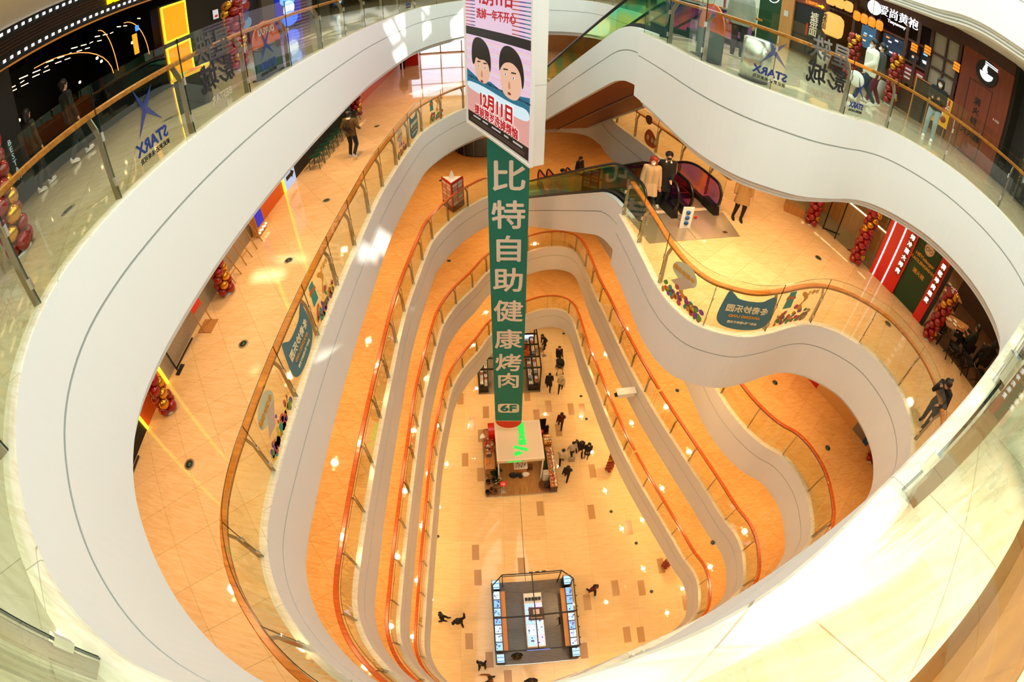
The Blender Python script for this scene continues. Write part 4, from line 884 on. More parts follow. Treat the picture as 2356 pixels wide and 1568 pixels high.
# glass screens, doors and food displays of the left-hand unit
gs = empty('glass_shopfront', qp(1.0, zB), 'frameless glass shop screen with black door rods left of the red wall', 'shop front')
b = MB(gs.location); qrect(b, -1.2, .35, zB+.03, ZT-.02, -.01, .012); qrect(b, .9, 2.45, zB+.03, ZT-.02, -.01, .012); b.build('glass', m_glass, gs)
for u in (.35, .9): b = MB(gs.location); b.bar(qp(u, zB, 0), qp(u, ZT-.02, 0), .03); b.build('door_rod', m_black, gs)
for u in (.35, 1.5): b = MB(gs.location); b.bar(qp(u, zB+.04, 0), qp(u+.45, zB+.04, -.5), .04); b.build('door_foot', m_dgrey, gs)
ct_ = empty('serving_counter', qp(1.0, zB, -1.5), 'long pale serving counter with a warm light line inside the glass shop', 'counter'); b = MB(ct_.location); qrect(b, -1.5, 2.4, zB, zB+.95, -2.0, .7); b.build('body', m_oak, ct_); b = MB(ct_.location); qrect(b, -1.5, 2.4, zB+.93, zB+.97, -1.3, .03); b.build('light_line', m_warmled, ct_)
md = empty('menu_light_board', qp(1.6, zB+1.6, -1.9), 'dark menu board with two lit food pictures above the counter', 'menu board'); b = MB(md.location); qrect(b, .8, 2.45, zB+1.15, zB+2.1, -2.2, .05); b.build('board', m_dark, md)
for u, c in ((1.2, '#e39a86'), (1.9, '#d8a070')):
    b = MB(md.location); b.slab([qp(u+.25*cos(t), zB+1.6+.22*sin(t), -2.14) for t in [2*pi*i/18 for i in range(18)]], QN, .01); b.build('food_picture', screen(c, .9), md)
for a in ((.95, 1.4, 1.92), (2.1, 2.4, 1.5)): b = MB(md.location); qrect(b, a[0], a[1], zB+a[2], zB+a[2]+.06, -2.14, .01); b.build('lettering_strip', screen('#cfe2ff', 1.2), md)
# glass display box by the balloon column
gb = empty('display_box', (8.95, 11.75, zB), 'low glass display box with a brown base at the shop entrance', 'display', None, -.5); b = MB(); b.box((0,0,.15), (.7,.4,.3)); b.build('base', m_oak, gb); b = MB(); b.box((0,0,.65), (.7,.4,.7)); b.build('glass_case', m_glass, gb); b = MB(); b.box((0,0,1.15), (.5,.05,.3)); b.build('teal_card', paint('#2c8f86'), gb)
# third gallery right wall panels
zC = LV['C']
def cp(n, x0, y0, x1, y1, z1, m):
    b = MB(); a, c = Vector((x0, y0, zC)), Vector((x1, y1, zC)); d = (c-a).normalized(); q = Vector((d.y, -d.x, 0)); q = q if q.x < 0 else -q
    b.slab([a, c, c+Vector((0,0,z1)), a+Vector((0,0,z1))], q, .06); return b.build(n, m)
tag(cp('wall_right.030', 10.75, 8.5, 11.72, 6.65, 3.6, mat('beige_wall_panel', '#c99a5c', .4)), kind='structure'); tag(cp('wall_right.031', 11.72, 6.65, 11.98, 6.15, 3.6, m_grey), kind='structure')
tag(cp('wall_right.032', 9.9, 10.6, 10.75, 8.5, 3.6, m_red), kind='structure')
o = tag(cp('blue_low_sign', 11.98, 6.1, 12.4, 5.2, .55, paint('#174a7d')), 'low blue sign band with white marks on the third gallery wall', 'sign')
text('lettering', '洗手间', .22, Vector((12.09, 5.65, zC+.3)), Vector((.42,-.9,0)).normalized(), (0,0,1), m_ban_txt, o)
# curved dark shop on the far side of gallery C
cs = empty('curved_kiosk', (-1.9, 26.4, zC), 'curved dark shop kiosk with an orange rail at the far end', 'kiosk'); MB().lathe([(1.55,0),(1.55,.12),(1.5,.12),(1.5,2.8)], (0,0,0), 28).build('wall', m_dark, cs); MB().lathe([(1.6,.0),(1.6,.06)], (0,0,0), 28).build('kerb', m_oak, cs)
b = MB(); b.tube([(1.58*cos(t), 1.58*sin(t), 1.3) for t in [2*pi*i/28 for i in range(28)]], .05, 6, closed=True); b.build('orange_rail', mat('orange_rail', '#c2481a', .4), cs)
for i in range(8): t = pi+pi*i/8+.2; MB().tube([(1.56*cos(t),1.56*sin(t),.1),(1.56*cos(t),1.56*sin(t),2.6)], .03, 6).build('post', m_steel, cs)
# far glazed wall on gallery B
fw = empty('glazed_wall', (-2, 33.3, zB), 'tall bright window wall with dark mullions at the far end', 'window wall'); 
for i in range(6):
    x = -5.2+i*1.45; b = MB(); b.box((x, 0, 1.75), (1.36, .04, 3.3)); b.build('window_pane', screen('#dfeaff', 3.0), fw)
b = MB()
for i in range(7): b.box((-5.92+i*1.45, -.04, 1.75), (.08, .1, 3.5))
for z in (.06, 1.2, 2.4, 3.44): b.box((-1.6, -.04, z), (8.7, .1, .07))
b.build('mullions', m_oak, fw)
b = MB(); b.box((-6.3, 29.6, zB+.5), (.9, .5, 1.0)); tag(b.build('red_display_block', m_red2), 'red display block far along the left side of the second gallery', 'display')
# ---------------------------------------------------------------- mirrored film decals on the glass of the top and second galleries
m_blue = mat('navy_decal', '#17307a', .5); m_bk = mat('black_decal', '#17171a', .5); m_gr = mat('sand_decal', '#b9a98f', .6); m_brn = mat('orange_brown_decal', '#c06a1c', .6)
def decal_base(k, p, label, cat='decal', grp=None):
    i = min(range(len(PATH[k])), key=lambda i: (PATH[k][i]-Vector(p)).length); P = PATH[k][i]; t = (PATH[k][(i+1) % len(PATH[k])]-PATH[k][i-1]).normalized(); q = Vector((t.y, -t.x, 0))
    right = Vector((-t.x, -t.y, 0))                     # seen from the void, left-to-right
    if right.cross(Vector((0,0,1))).dot(q) < 0: right = -right
    o = empty('glass_decal', (P.x+q.x*.008, P.y+q.y*.008, LV[k]), label, cat, grp); o.rotation_euler = (0, 0, math.atan2(right.y, right.x)); return o
def lett(o, body, size, x, z, m, mirror=True, **kw):
    me = text_mesh(body, size, ext=.0012, mirror=mirror, **kw); me.transform(frame(Vector((x, -.002, z)), (1,0,0), (0,0,1))); me.materials.append(m); return obj('lettering', me, o)
def flat(o, name, pts, m, d=0.0): return MB().slab([(x, -.001-d, z) for x, z in pts], (0, -1, 0), .002).build(name, m, o)
def starx(k, p, label, sc=1.0):
    o = decal_base(k, p, label, 'decal', 'star logo decals'); s = sc; b = MB()
    tips = [(-.13, .98), (.20, .92), (.26, .46), (-.19, .42)]; c = (.0, .70)
    for i in range(4):
        a, d = tips[i], tips[(i+1) % 4]; m0 = ((a[0]+d[0])/2*.25+c[0]*.75, (a[1]+d[1])/2*.25+c[1]*.75); dm = tips[i-1]; m1 = ((a[0]+dm[0])/2*.25+c[0]*.75, (a[1]+dm[1])/2*.25+c[1]*.75)
        for j in range(4):
            f0, f1 = j/4, (j+.72)/4; e0 = (m1[0]+(m0[0]-m1[0])*f0, m1[1]+(m0[1]-m1[1])*f0); e1 = (m1[0]+(m0[0]-m1[0])*f1, m1[1]+(m0[1]-m1[1])*f1)
            b.slab([(c[0]*s, -.001, c[1]*s), (e0[0]*s, -.001, e0[1]*s), (a[0]*s, -.001, a[1]*s), (e1[0]*s, -.001, e1[1]*s)], (0,-1,0), .002)
    b.build('star', m_blue, o); lett(o, 'STARX', .19*s, 0, .30*s, m_blue, bold=.008); lett(o, '彼此更近·未来可及', .068*s, 0, .17*s, m_bk, bold=.002)
starx('A', (-3.72, 3.75), 'mirrored dark blue four-pointed star decal on the nearest left glass'); starx('A', (-3.72, 6.75), 'mirrored dark blue four-pointed star decal before the round-topped sign', .95)
starx('A', (3.72, 6.42), 'mirrored dark blue four-pointed star decal in front of the silver bin', .95); starx('A', (5.55, 6.33), 'mirrored dark blue four-pointed star decal before the woman in white', .8)
starx('A', (-3.4, 15.9), 'small mirrored dark blue star decal far along the left glass', .8)
for p, l in (((-3.72, 5.25), 'mirrored black cinema name decal on the left glass'), ((4.6, 6.2), 'mirrored black cinema name decal on the right glass')):
    o = decal_base('A', p, l); lett(o, '星轶', .42, 0, .98, mat('faded_black_decal', '#4a4741', .6), bold=.007); lett(o, '影城', .42, 0, .55, m_bk, bold=.009); lett(o, 'BESTAR', .15, 0, .24, m_gr, bold=.004)
def sweets(o, seed, x0, x1, z0, n):
    random.seed(seed)
    for i in range(n):
        c = random.choice(['#c2504a', '#d98a2e', '#7a4a8f', '#5f9a3c', '#2f8f86', '#d9b13c', '#b0563c']); m = PAINT.get('d'+c) or mat('sweet_'+c[1:], c, .5); PAINT['d'+c] = m
        x = random.uniform(x0, x1); z = z0+abs(random.gauss(0, .12))*(1.2-.5*abs(x)); r = random.uniform(.03, .075); a = random.uniform(.7, 1.3)
        flat(o, 'sweet', [(x+r*a*cos(t), z+r*sin(t)) for t in [2*pi*j/10 for j in range(10)]], m, .003*(i % 3))
m_catb = mat('slate_blue_decal', '#47757e', .6); m_cream2 = mat('cream_decal', '#f0d9a8', .6); m_tealdec = mat('teal_decal', '#2f8f86', .6)
def cat_decal(k, p, label, s=1.0):
    o = decal_base(k, p, label, 'decal', 'park sign decals'); o['group'] = 'cat-eared park decals'
    pts = rnd([(-.62,.45),(-.56,.95),(-.52,1.12),(-.38,1.02),(-.25,.90),(.25,.90),(.38,1.02),(.52,1.12),(.56,.95),(.62,.45),(.5,.24),(.2,.15),(-.2,.15),(-.5,.24)], 2)
    flat(o, 'cat_head', [(x*s, z) for x, z in pts], m_catb); q = mat('amber_lettering', '#e59a3a', .5) if 'amber_lettering' not in bpy.data.materials else bpy.data.materials['amber_lettering']
    for body, sz, z, m, d in (('冬奇妙乐园', .19*s, .68, m_cream2, .006), ('AMAZING LAND', .095*s, .50, q, .004), ('尚街广场4楼亲子乐园', .072*s, .34, m_cream2, .002)):
        w = lett(o, body, sz, 0, z, m, bold=d); w.location.y = -.006
def picture_decal(k, p, label, seed, s=1.0):
    o = decal_base(k, p, label, 'decal', 'candy picture decals')
    q = bpy.data.materials['amber_lettering']
    if seed % 2:
        flat(o, 'blob', rnd([(-.5*s,.75),(-.35*s,1.05),(.1*s,1.12),(.3*s,.8),(0,.6)], 2), mat('mist_decal', '#c9c6a2', .6) if 'mist_decal' not in bpy.data.materials else bpy.data.materials['mist_decal'])
        flat(o, 'ribbon', [(-.4*s,.5),(-.1*s,.45),(.2*s,.75),(-.1*s,.8)], mat('mauve_decal', '#c9b29a', .6) if 'mauve_decal' not in bpy.data.materials else bpy.data.materials['mauve_decal'], .002); lett(o, '冬奇妙乐园', .12*s, -.12*s, .86, q, bold=.004).location.y = -.006
    else:
        flat(o, 'slide', rnd([(-.05*s,.95),(.2*s,.75),(-.05*s,.55),(.15*s,.42),(.25*s,.5),(.1*s,.62),(.32*s,.8),(.05*s,1.02)], 2), bpy.data.materials['amber_lettering']); flat(o, 'tower', [(-.5*s,.6),(-.22*s,.6),(-.25*s,1.05),(-.46*s,1.05)], m_tealdec); flat(o, 'tower_roof', [(-.52*s,.86),(-.2*s,.84),(-.22*s,.92),(-.5*s,.95)], m_brn, .003); flat(o, 'wing', rnd([(-.6*s,.2),(-.45*s,.5),(-.25*s,.55),(-.35*s,.3)], 2), mat('coral_decal', '#c9643c', .6) if 'coral_decal' not in bpy.data.materials else bpy.data.materials['coral_decal']); lett(o, '妙奇冬', .14*s, .38*s, .92, q, bold=.004)
    sweets(o, seed, -.55*s, .55*s, .16, 60)
cat_decal('B', (-3.72, 5.25), 'blue cat-eared park decal with orange lettering on the left glass'); picture_decal('B', (-3.72, 3.75), 'candy picture decal nearer the camera beside the left cat-eared decal', 11); picture_decal('B', (-3.72, 6.75), 'candy slide picture decal beyond the left cat-eared decal', 12)
cat_decal('B', (4.55, 6.2), 'blue cat-eared park decal with orange lettering on the right curve'); picture_decal('B', (3.42, 6.85), 'candy picture decal left of the cat-eared decal on the right curve', 15); picture_decal('B', (5.9, 6.45), 'candy slide picture decal right of the cat-eared decal on the right curve', 16)
cat_decal('B', (-3.45, 15.75), 'small far cat-eared blue park decal on the left glass', .85); picture_decal('B', (-3.65, 14.2), 'far candy picture decal just before the far cat-eared decal', 21, .85); picture_decal('B', (-2.95, 17.5), 'far candy slide picture decal just beyond the far cat-eared decal', 22, .85)
o = decal_base('B', (4.75, 15.3), 'orange cartoon bus decal with speech bubble on the glass behind the escalators'); flat(o, 'bus', rnd([(-.4,.15),(-.45,.5),(-.15,.8),(.35,.55),(.45,.2),(0,.08)], 2), mat('bus_orange', '#d2601c', .6))
for x in (-.2, .1, .3): flat(o, 'window', [(x+.08*cos(t), .4+.1*sin(t)) for t in [2*pi*i/12 for i in range(12)]], m_cream2, .003)
flat(o, 'speech_bubble', rnd([(-.5,.95),(-.5,1.2),(-.1,1.25),(-.05,1.0),(-.25,.85)], 2), mat('bubble_brown', '#7d4a2c', .6))
# ---------------------------------------------------------------- balloon columns
def balloon_mesh(m):
    b = MB(); b.lathe([(.004,-.142),(.018,-.135),(.055,-.115),(.095,-.07),(.12,-.01),(.121,.03),(.108,.075),(.075,.108),(.035,.122),(.004,.126)], (0,0,0), 14); b.lathe([(.016,-.16),(.006,-.145),(.004,-.138)], (0,0,0), 8); return b.mesh('balloon', m)
BR, BG, BO_ = balloon_mesh(m_balr), balloon_mesh(m_balg), balloon_mesh(m_balo)
def balloons(p, h, label, lean=(0, 0), seed=1, meshes=(BR, BG), gold=3, sc=1.0):
    o = empty('balloon_column', p, label, 'balloon column', 'balloon columns'); random.seed(seed); n = int(h/(.185*sc)); MB().tube([(0,0,0),(lean[0],lean[1],h)], .015, 6).build('pole', m_white, o); MB().lathe([(.16,0),(.16,.02)], (0,0,0), 16).build('base', m_white, o)
    for r in range(n):
        z = .14*sc+r*.185*sc; f = z/h
        for j in range(4):
            a = j*pi/2+(pi/4)*(r % 2)+random.uniform(-.06,.06); g = (j-r//2) % 4 == gold % 4 and (r % 5) > 0
            c = obj('balloon', meshes[1] if g else meshes[0], o, (lean[0]*f+cos(a)*.135*sc, lean[1]*f+sin(a)*.135*sc, z)); s = sc*random.uniform(.92, 1.04); c.scale = (s, s, s); c.rotation_euler = (random.uniform(1.3,1.8), 0, a+pi/2)
    return o
zB, zA, zC = LV['B'], LV['A'], LV['C']
balloons((-6.72, 4.05, zB), 1.7, 'red and gold balloon column before the orange wall at lower left', seed=1); balloons((-6.78, 7.5, zB), 1.6, 'red and gold balloon column by the terrazzo wall on the left', seed=2)
balloons((-6.75, 19.4, zB), 1.7, 'red balloon column behind the row of green chairs', seed=3); balloons((10.12, 9.28, zB), 1.9, 'tall red and gold balloon column left of the glossy red wall', seed=4)
balloons((9.35, 11.15, zB), 1.6, 'red and gold balloon column beside the glass display box', seed=5); balloons((11.38, 6.2, zB), 1.8, 'red and gold balloon column in front of the dark restaurant', seed=6)
balloons((-5.75, 9.1, zA), 1.75, 'red and gold balloon column by the black cinema wall', seed=7); balloons((10.0, 12.1, zA), 1.75, 'red and gold balloon column behind the woman in white', seed=8); balloons((10.6, 10.6, zA), 1.75, 'red and gold balloon column before the menu posters', seed=9)
balloons((-5.6, 2.6, zA), 1.6, 'pink and gold balloon column at the left edge', seed=10); balloons((12.0, 5.3, zC), 1.2, 'short balloon column below the blue sign', seed=11)
balloons((6.02, 13.9, 0), 1.9, 'red balloon column on the ground floor right of the plank kiosk', seed=12); balloons((8.78, 7.2, 0), 1.7, 'red balloon column on the ground floor by the lowest gallery edge', seed=13); balloons((6.1, 17.3, 0), 1.7, 'dark red balloon column half hidden by the lowest gallery', seed=14)
balloons((.98, 22.9, 0), 1.8, 'orange and red balloon column behind the shoe kiosk', seed=15, meshes=(BO_, BR))
# ---------------------------------------------------------------- round floor guide lights
gme = MB().lathe([(.12,0),(.12,.006),(.10,.008)], (0,0,0), 22).mesh('rim', m_steel); g2 = MB().slab([(-.013,-.04,.009),(.013,-.04,.009),(.013,.01,.009),(.035,.01,.009),(0,.045,.009),(-.035,.01,.009),(-.013,.01,.009)], (0,0,1), .002).mesh('arrow', emis('dim_green_arrow', '#1fae5a', .35)); g3 = MB().lathe([(.085,.006),(.085,.009)], (0,0,0), 18).mesh('lens', m_dark)
for k, pts in (('B', [(-5.36,11.51),(-5.42,8.61),(-5.48,5.82),(-5.61,2.92),(-5.37,17.65),(8.54,9.26),(9.76,6.67)]), ('C', [(-3.7,22.1),(8.9,8.82),(10.15,6.03)]), ('D', [(-3.58,21.64),(7.34,12.44),(7.48,5.14)]), ('G', [(4.74,19.7),(4.93,17.81),(5.9,11.02),(7.22,8.84),(7.83,5.69),(-4.15,9.43),(3.94,25.7)]), ('A', [(-5.2,3.3),(-5.4,6.0)])):
    for i, (x, y) in enumerate(sorted(pts, key=lambda p: p[1])):
        o = empty('floor_guide_light', (x, y, LV[k]+.001), '%s small round exit guide light set in the floor of the %s' % (['nearest','second','third','fourth','fifth','sixth','seventh','eighth'][i], {'A': 'top gallery', 'B': 'second gallery', 'C': 'third gallery', 'D': 'fourth gallery', 'G': 'ground level'}[k]), 'floor light', 'round floor guide lights', random.uniform(-.5,.5)); obj('rim', gme, o); obj('lens', g3, o); obj('arrow', g2, o)
# ---------------------------------------------------------------- green waiting chairs, left
def chair():
    o = empty('waiting_chair', (0,0,0)); m = paint('#123c30', .4); b = MB(); b.prism(rnd([(-.2,-.2),(.2,-.2),(.21,.2),(-.21,.2)],2), .44, .462); b.build('seat', m, o)
    for sx, sy in ((-1,-1),(1,-1),(1,1),(-1,1)): MB().tube([(sx*.15,sy*.15,.445),(sx*.21,sy*.21,0)], [.016,.012], 8).build('leg', m, o)
    MB().tube([(-.19,-.17,.45),(-.2,-.23,.66),(-.19,-.26,.80),(0,-.275,.83),(.19,-.26,.80),(.2,-.23,.66),(.19,-.17,.45)], .013, 8).build('back_frame', m, o); b = MB(); b.slab([(-.17,-.25,.66),(.17,-.25,.66),(.16,-.265,.80),(-.16,-.265,.80)], (0,-1,0), .012); b.build('backrest', m, o); return o
ch0 = chair(); nm = ['nearest', 'second', 'third', 'fourth', 'fifth', 'sixth', 'seventh', 'eighth', 'ninth', 'furthest']
for i in range(10):
    c = ch0 if i == 0 else copy_tree(ch0); c.location = (-6.62, 14.05+.5*i, zB); c.rotation_euler = (0, 0, -pi/2+random.uniform(-.06,.06)); tag(c, '%s dark green metal chair in the row along the left wall' % nm[i], 'chair', 'green chairs in a row')
# ---------------------------------------------------------------- third gallery: triangular sign tower
ts = empty('sign_tower', (-2.75, 19.25, zC), 'three-sided red and white printed sign tower standing by the glass', 'sign'); tri = [(-.5,.22),(.05,-.55),(.5,.22)]; b = MB(); b.prism(tri, 0, 1.52); b.build('body', m_red, ts); b = MB(); b.prism([(x*.86,y*.86+.0) for x,y in tri], 1.5, 1.535); b.build('top_recess', m_white, ts)
for (x0, y0), (x1, y1) in (((-.5,.22),(.05,-.55)), ((.05,-.55),(.5,.22))):
    d = Vector((x1-x0, y1-y0, 0)).normalized(); n_ = Vector((d.y, -d.x, 0)); n_ = n_ if n_.y < 0 else -n_; L0 = Vector((x0, y0, 0)); ln = Vector((x1-x0, y1-y0, 0)).length
    for r in range(6):
        for c in range(2):
            a = L0+d*(ln*(.08+.44*c)); e = L0+d*(ln*(.08+.44*c+.38)); z0 = .34+.185*r; MB().slab([a+n_*.004+Vector((0,0,z0)), e+n_*.004+Vector((0,0,z0)), e+n_*.004+Vector((0,0,z0+.15)), a+n_*.004+Vector((0,0,z0+.15))], n_, .003).build('printed_block', paint(['#d9c9b4','#c9a08a','#e2d6c6'][(r+c) % 3]), ts)
    MB().slab([L0+n_*.004+Vector((0,0,.02)), L0+d*ln+n_*.004+Vector((0,0,.02)), L0+d*ln+n_*.004+Vector((0,0,.3)), L0+n_*.004+Vector((0,0,.3))], n_, .003).build('food_band', paint('#5a2a20'), ts)
b = MB(); b.slab([(-.12,.0,1.53),(.12,.0,1.53),(.1,.0,1.75),(.03,.0,1.95),(-.06,.0,1.8)], (0,1,0), .02); b.build('cut_out', m_white, ts)
# security camera on the fourth gallery fascia
sc_ = empty('security_camera', (5.52, 12.75, LV['D']-.45), 'white bullet security camera bracketed off the white gallery edge', 'camera', None, 0); sc_.scale = (1.5, 1.5, 1.5); MB().tube([(.12,.05,-.02),(-.05,0,-.02)], .03, 8).build('bracket', m_white, sc_); b = MB(); b.box((-.32,-.05,.03), (.52,.2,.17), .12); b.build('housing', m_white, sc_); b = MB(); b.box((-.32,-.05,.125), (.6,.24,.02), .12); b.build('sun_hood', m_white, sc_); MB().tube([(-.55,-.08,.02),(-.66,-.095,-.02)], [.07,.06], 12).build('lens', m_dgrey, sc_)
# restaurant tables, stools and food on gallery B right
def table(x, y, rz, label):
    o = empty('restaurant_table', (x, y, zB), label, 'table', 'restaurant tables', rz); b = MB(); b.box((0,0,.74), (1.3,.75,.04)); b.build('top', m_oak, o)
    for sx, sy in ((-.55,-.3),(.55,-.3),(.55,.3),(-.55,.3)): MB().bar((sx,sy,0),(sx,sy,.73),.045).build('leg', m_black, o)
    return o
def crockery(x, y, seed):
    random.seed(seed)
    for i in range(9):
        dx, dy = random.uniform(-.5,.5), random.uniform(-.27,.27); c = random.choice(['#efe8dc','#d9a05c','#b5482a','#efe8dc','#2f4a5a'])
        o = MB((x+dx, y+dy, zB+.761)); o.lathe([(.05,0),(.085,.03),(.08,.03)], (x+dx, y+dy, zB+.761), 12); tag(o.build('dish', paint(c)), 'small dish of food on the restaurant table behind the balloons', 'dish', 'dishes on the restaurant tables')
for lx, ly in ((12.6, 5.9), (13.5, 7.4)):
    pl_ = bpy.data.lights.new('restaurant_fill_light', 'POINT'); pl_.energy = 45; pl_.color = (1, .72, .42); pl_.shadow_soft_size = .15; po_ = bpy.data.objects.new('restaurant_fill_light', pl_); COL.objects.link(po_); po_.location = (lx, ly, zB+2.6)  # bare point lights added to brighten the tables, no fixture modelled
table(12.35, 5.95, -.5, 'restaurant table with food nearest the balloon column'); crockery(12.35, 5.95, 1); table(13.4, 7.6, -.5, 'restaurant table with food further inside the dark restaurant'); crockery(13.4, 7.6, 2)
def stool(x, y, rz, label):
    o = empty('cross_leg_stool', (x, y, zB), label, 'stool', 'black cross-legged stools', rz); b = MB(); b.box((0,0,.46), (.36,.36,.04)); b.build('seat', m_black, o)
    for s_ in (-1, 1):
        b = MB(); b.bar((s_*.16,-.18,0),(s_*.16,.16,.45),.025); b.build('leg', m_black, o); b = MB(); b.bar((s_*.16,.18,0),(s_*.16,-.16,.45),.025); b.build('leg', m_black, o)
    b = MB(); b.slab([(-.17,.17,.62),(.17,.17,.62),(.17,.2,.85),(-.17,.2,.85)], (0,1,0), .02); b.build('backrest', m_black, o)
    return o
for i, (x, y) in enumerate([(11.95,5.45),(12.35,4.9),(12.75,4.4),(12.95,6.6),(12.6,5.3)]): stool(x, y, -.5+(.2*i % 1), '%s black cross-legged stool at the restaurant edge, counted from the balloons' % nm[i])
# ================================================================ people
def capsule(b, p0, p1, r0, r1, n=10):
    p0, p1 = Vector(p0), Vector(p1); b.ell(p0, r0, n, 7); b.ell(p1, r1, n, 7)
    if (p1-p0).length > 1e-4: b.tube([p0, p1], [r0, r1], n)
def blob(name, segs, voxel, mats, smooth_it=3):
    b = MB()
    for s in segs: capsule(b, *s)
    me = b.mesh('tmp', []); o = bpy.data.objects.new('tmp', me); m = o.modifiers.new('r', 'REMESH'); m.mode = 'VOXEL'; m.voxel_size = voxel; m.use_smooth_shade = True
    s = o.modifiers.new('s', 'SMOOTH'); s.factor = .5; s.iterations = smooth_it
    out = evaluated(o); out.name = name; out.materials.clear()
    for m in (mats if isinstance(mats, list) else [mats]): out.materials.append(m)
    return out
def ik(a, c, l1, l2, pole):
    a, c = Vector(a), Vector(c); d = c-a; L_ = d.length; mx = (l1+l2)*.995
    if L_ > mx: c = a+d*(mx/L_); d = c-a; L_ = mx
    x = (l1*l1-l2*l2+L_*L_)/(2*L_); h = math.sqrt(max(0, l1*l1-x*x)); dn = d/L_; p = Vector(pole); p = p-dn*p.dot(dn); p = p.normalized() if p.length > 1e-5 else dn.orthogonal().normalized()
    return a+dn*x+p*h, c
def person(loc, facing, label, top='#222222', bottom='#15151a', shoes='#e6e6e6', hair='short', haircol=None, h=1.7, lf=None, rf=None, lh=None, rh=None, lean=0.0, hlen=None, coat='jacket', collar=None, mask=None, mask_low=False, glasses=False, bag=None, skirt=None, vox=.024, sit=False, child=False, look=0.0, nod=0.0, stripe=None, boots=False):
    """body in local space facing +y; facing = (dx, dy) the way the figure looks"""
    k = h/1.72; rz = math.atan2(-facing[0], facing[1]); o = empty('person', loc, label, 'person', None, rz); o.scale = (k, k, k)
    hipz = .50 if sit else .92; hip = Vector((0, 0, hipz)); R = Matrix.Rotation(-lean, 3, 'X')
    U = lambda x, y, z: hip + R @ Vector((x, y, z-.92))
    lf = Vector(lf or (-.10, .03, .085)); rf = Vector(rf or (.10, -.03, .085)); HL, HR = hip+Vector((-.09,0,-.02)), hip+Vector((.09,0,-.02))
    KL, lf = ik(HL, lf, .42, .42, (-.05, 1, .1)); KR, rf = ik(HR, rf, .42, .42, (.05, 1, .1))
    SL, SR = U(-.18, 0, 1.40), U(.18, 0, 1.40)
    lh = Vector(lh) if lh else U(-.27, .05, .86); rh = Vector(rh) if rh else U(.27, .05, .86)
    EL, lh = ik(SL, lh, .28, .26, (-.6, -1, -.3)); ER, rh = ik(SR, rh, .28, .26, (.6, -1, -.3))
    neck = U(0, .0, 1.47); Rh = Matrix.Rotation(rad(look), 3, 'Z') @ Matrix.Rotation(-lean*.4-rad(nod), 3, 'X'); hb = U(0, .015, 1.50)
    Hd = lambda x, y, z: hb + Rh @ Vector((x, y, z))
    body = []
    body += [(hip+Vector((-.07,0,0)), U(-.07,0,1.12), .095, .09), (hip+Vector((.07,0,0)), U(.07,0,1.12), .095, .09), (U(-.08,0,1.12), U(-.09,0,1.33), .09, .10), (U(.08,0,1.12), U(.09,0,1.33), .09, .10), (SL, SR, .06, .06)]
    body += [(U(0,0,1.38), Hd(0,0,.02), .055, .05), (Hd(0,.012,.06), Hd(0,.0,.12), .062, .083), (Hd(0,-.012,.125), Hd(0,-.005,.145), .088, .086), (Hd(0,.045,.035), Hd(0,.05,.05), .036, .04), (Hd(0,.088,.075), Hd(0,.082,.105), .014, .010)]
    for a, e, w in ((SL, EL, lh), (SR, ER, rh)): body += [(a, e, .048, .038), (e, w, .038, .026)]
    for a, e, w in ((HL, KL, lf), (HR, KR, rf)): body += [(a, e, .082, .055), (e, w, .055, .036)]
    hands = []
    for e, w, s in ((EL, lh, -1), (ER, rh, 1)):
        d = (w-e).normalized(); pc = w+d*.05; body.append((w, w+d*.075, .027, .032)); side = d.cross(Vector((0, 1, 0)));
        side = side.normalized() if side.length > .2 else Vector((1,0,0)); palm = side.cross(d).normalized(); hands.append((w, d, side, palm, s))
    me = blob('body', body, vox, m_skin)
    # fingers and face go into the same mesh
    b = MB()
    for w, d, side, palm, s in hands:
        base = w+d*.085
        for j, (off, ln) in enumerate(((-.028,.062),(-.009,.074),(.010,.070),(.027,.055))):
            p = base+side*off; q = p+d*ln*.5+palm*.004; t = q+d*ln*.42+palm*.022; b.tube([p-d*.02, p, q, t], [.0095,.009,.0085,.006], 6)
        p = w+d*.035+side*(-.030 if s > 0 else .030); sg = -1 if s > 0 else 1; b.tube([p, p+d*.03+side*sg*.022, p+d*.058+side*sg*.026+palm*.012], [.011,.010,.007], 6)
    for sx in (-1, 1):
        b.ell(Hd(sx*.033,.078,.112), (.016,.010,.009), 8, 5, 1); b.ell(Hd(sx*.033,.086,.112), .007, 6, 4, 2); b.ell(Hd(sx*.084,-.005,.10), (.012,.022,.03), 8, 5, 0)
        b.tube([Hd(sx*.015,.087,.136), Hd(sx*.035,.088,.141), Hd(sx*.055,.078,.136)], [.004,.005,.003], 5, 2)
    b.ell(Hd(0,.083,.045), (.025,.008,.007), 8, 5, 3)
    m2 = b.mesh('t', []); bm = bmesh.new(); bm.from_mesh(me); n0 = len(bm.faces); bm.from_mesh(m2); bm.to_mesh(me); bm.free(); bpy.data.meshes.remove(m2)
    for mm in (m_white, m_hair, paint('#8f4a42')): me.materials.append(mm)
    bd = obj('body', me, o)
    # hair
    hm = haircol or m_hair; hs = []
    if hair != 'cap' and hair != 'hood':
        hs += [(Hd(0,-.025,.135), Hd(0,-.005,.165), .099, .088), (Hd(-.03,-.02,.15), Hd(.03,-.02,.15), .09, .09), (Hd(0,-.05,.09), Hd(0,-.05,.13), .075, .085)]
        if hair in ('bob', 'long'):
            L_ = -.02 if hair == 'bob' else -.18
            hs += [(Hd(-.08,-.025,.12), Hd(-.085,-.015,L_), .038, .03), (Hd(.08,-.025,.12), Hd(.085,-.015,L_), .038, .03), (Hd(-.035,-.085,.1), Hd(-.04,-.07,L_), .05, .042), (Hd(.035,-.085,.1), Hd(.04,-.07,L_), .05, .042)]
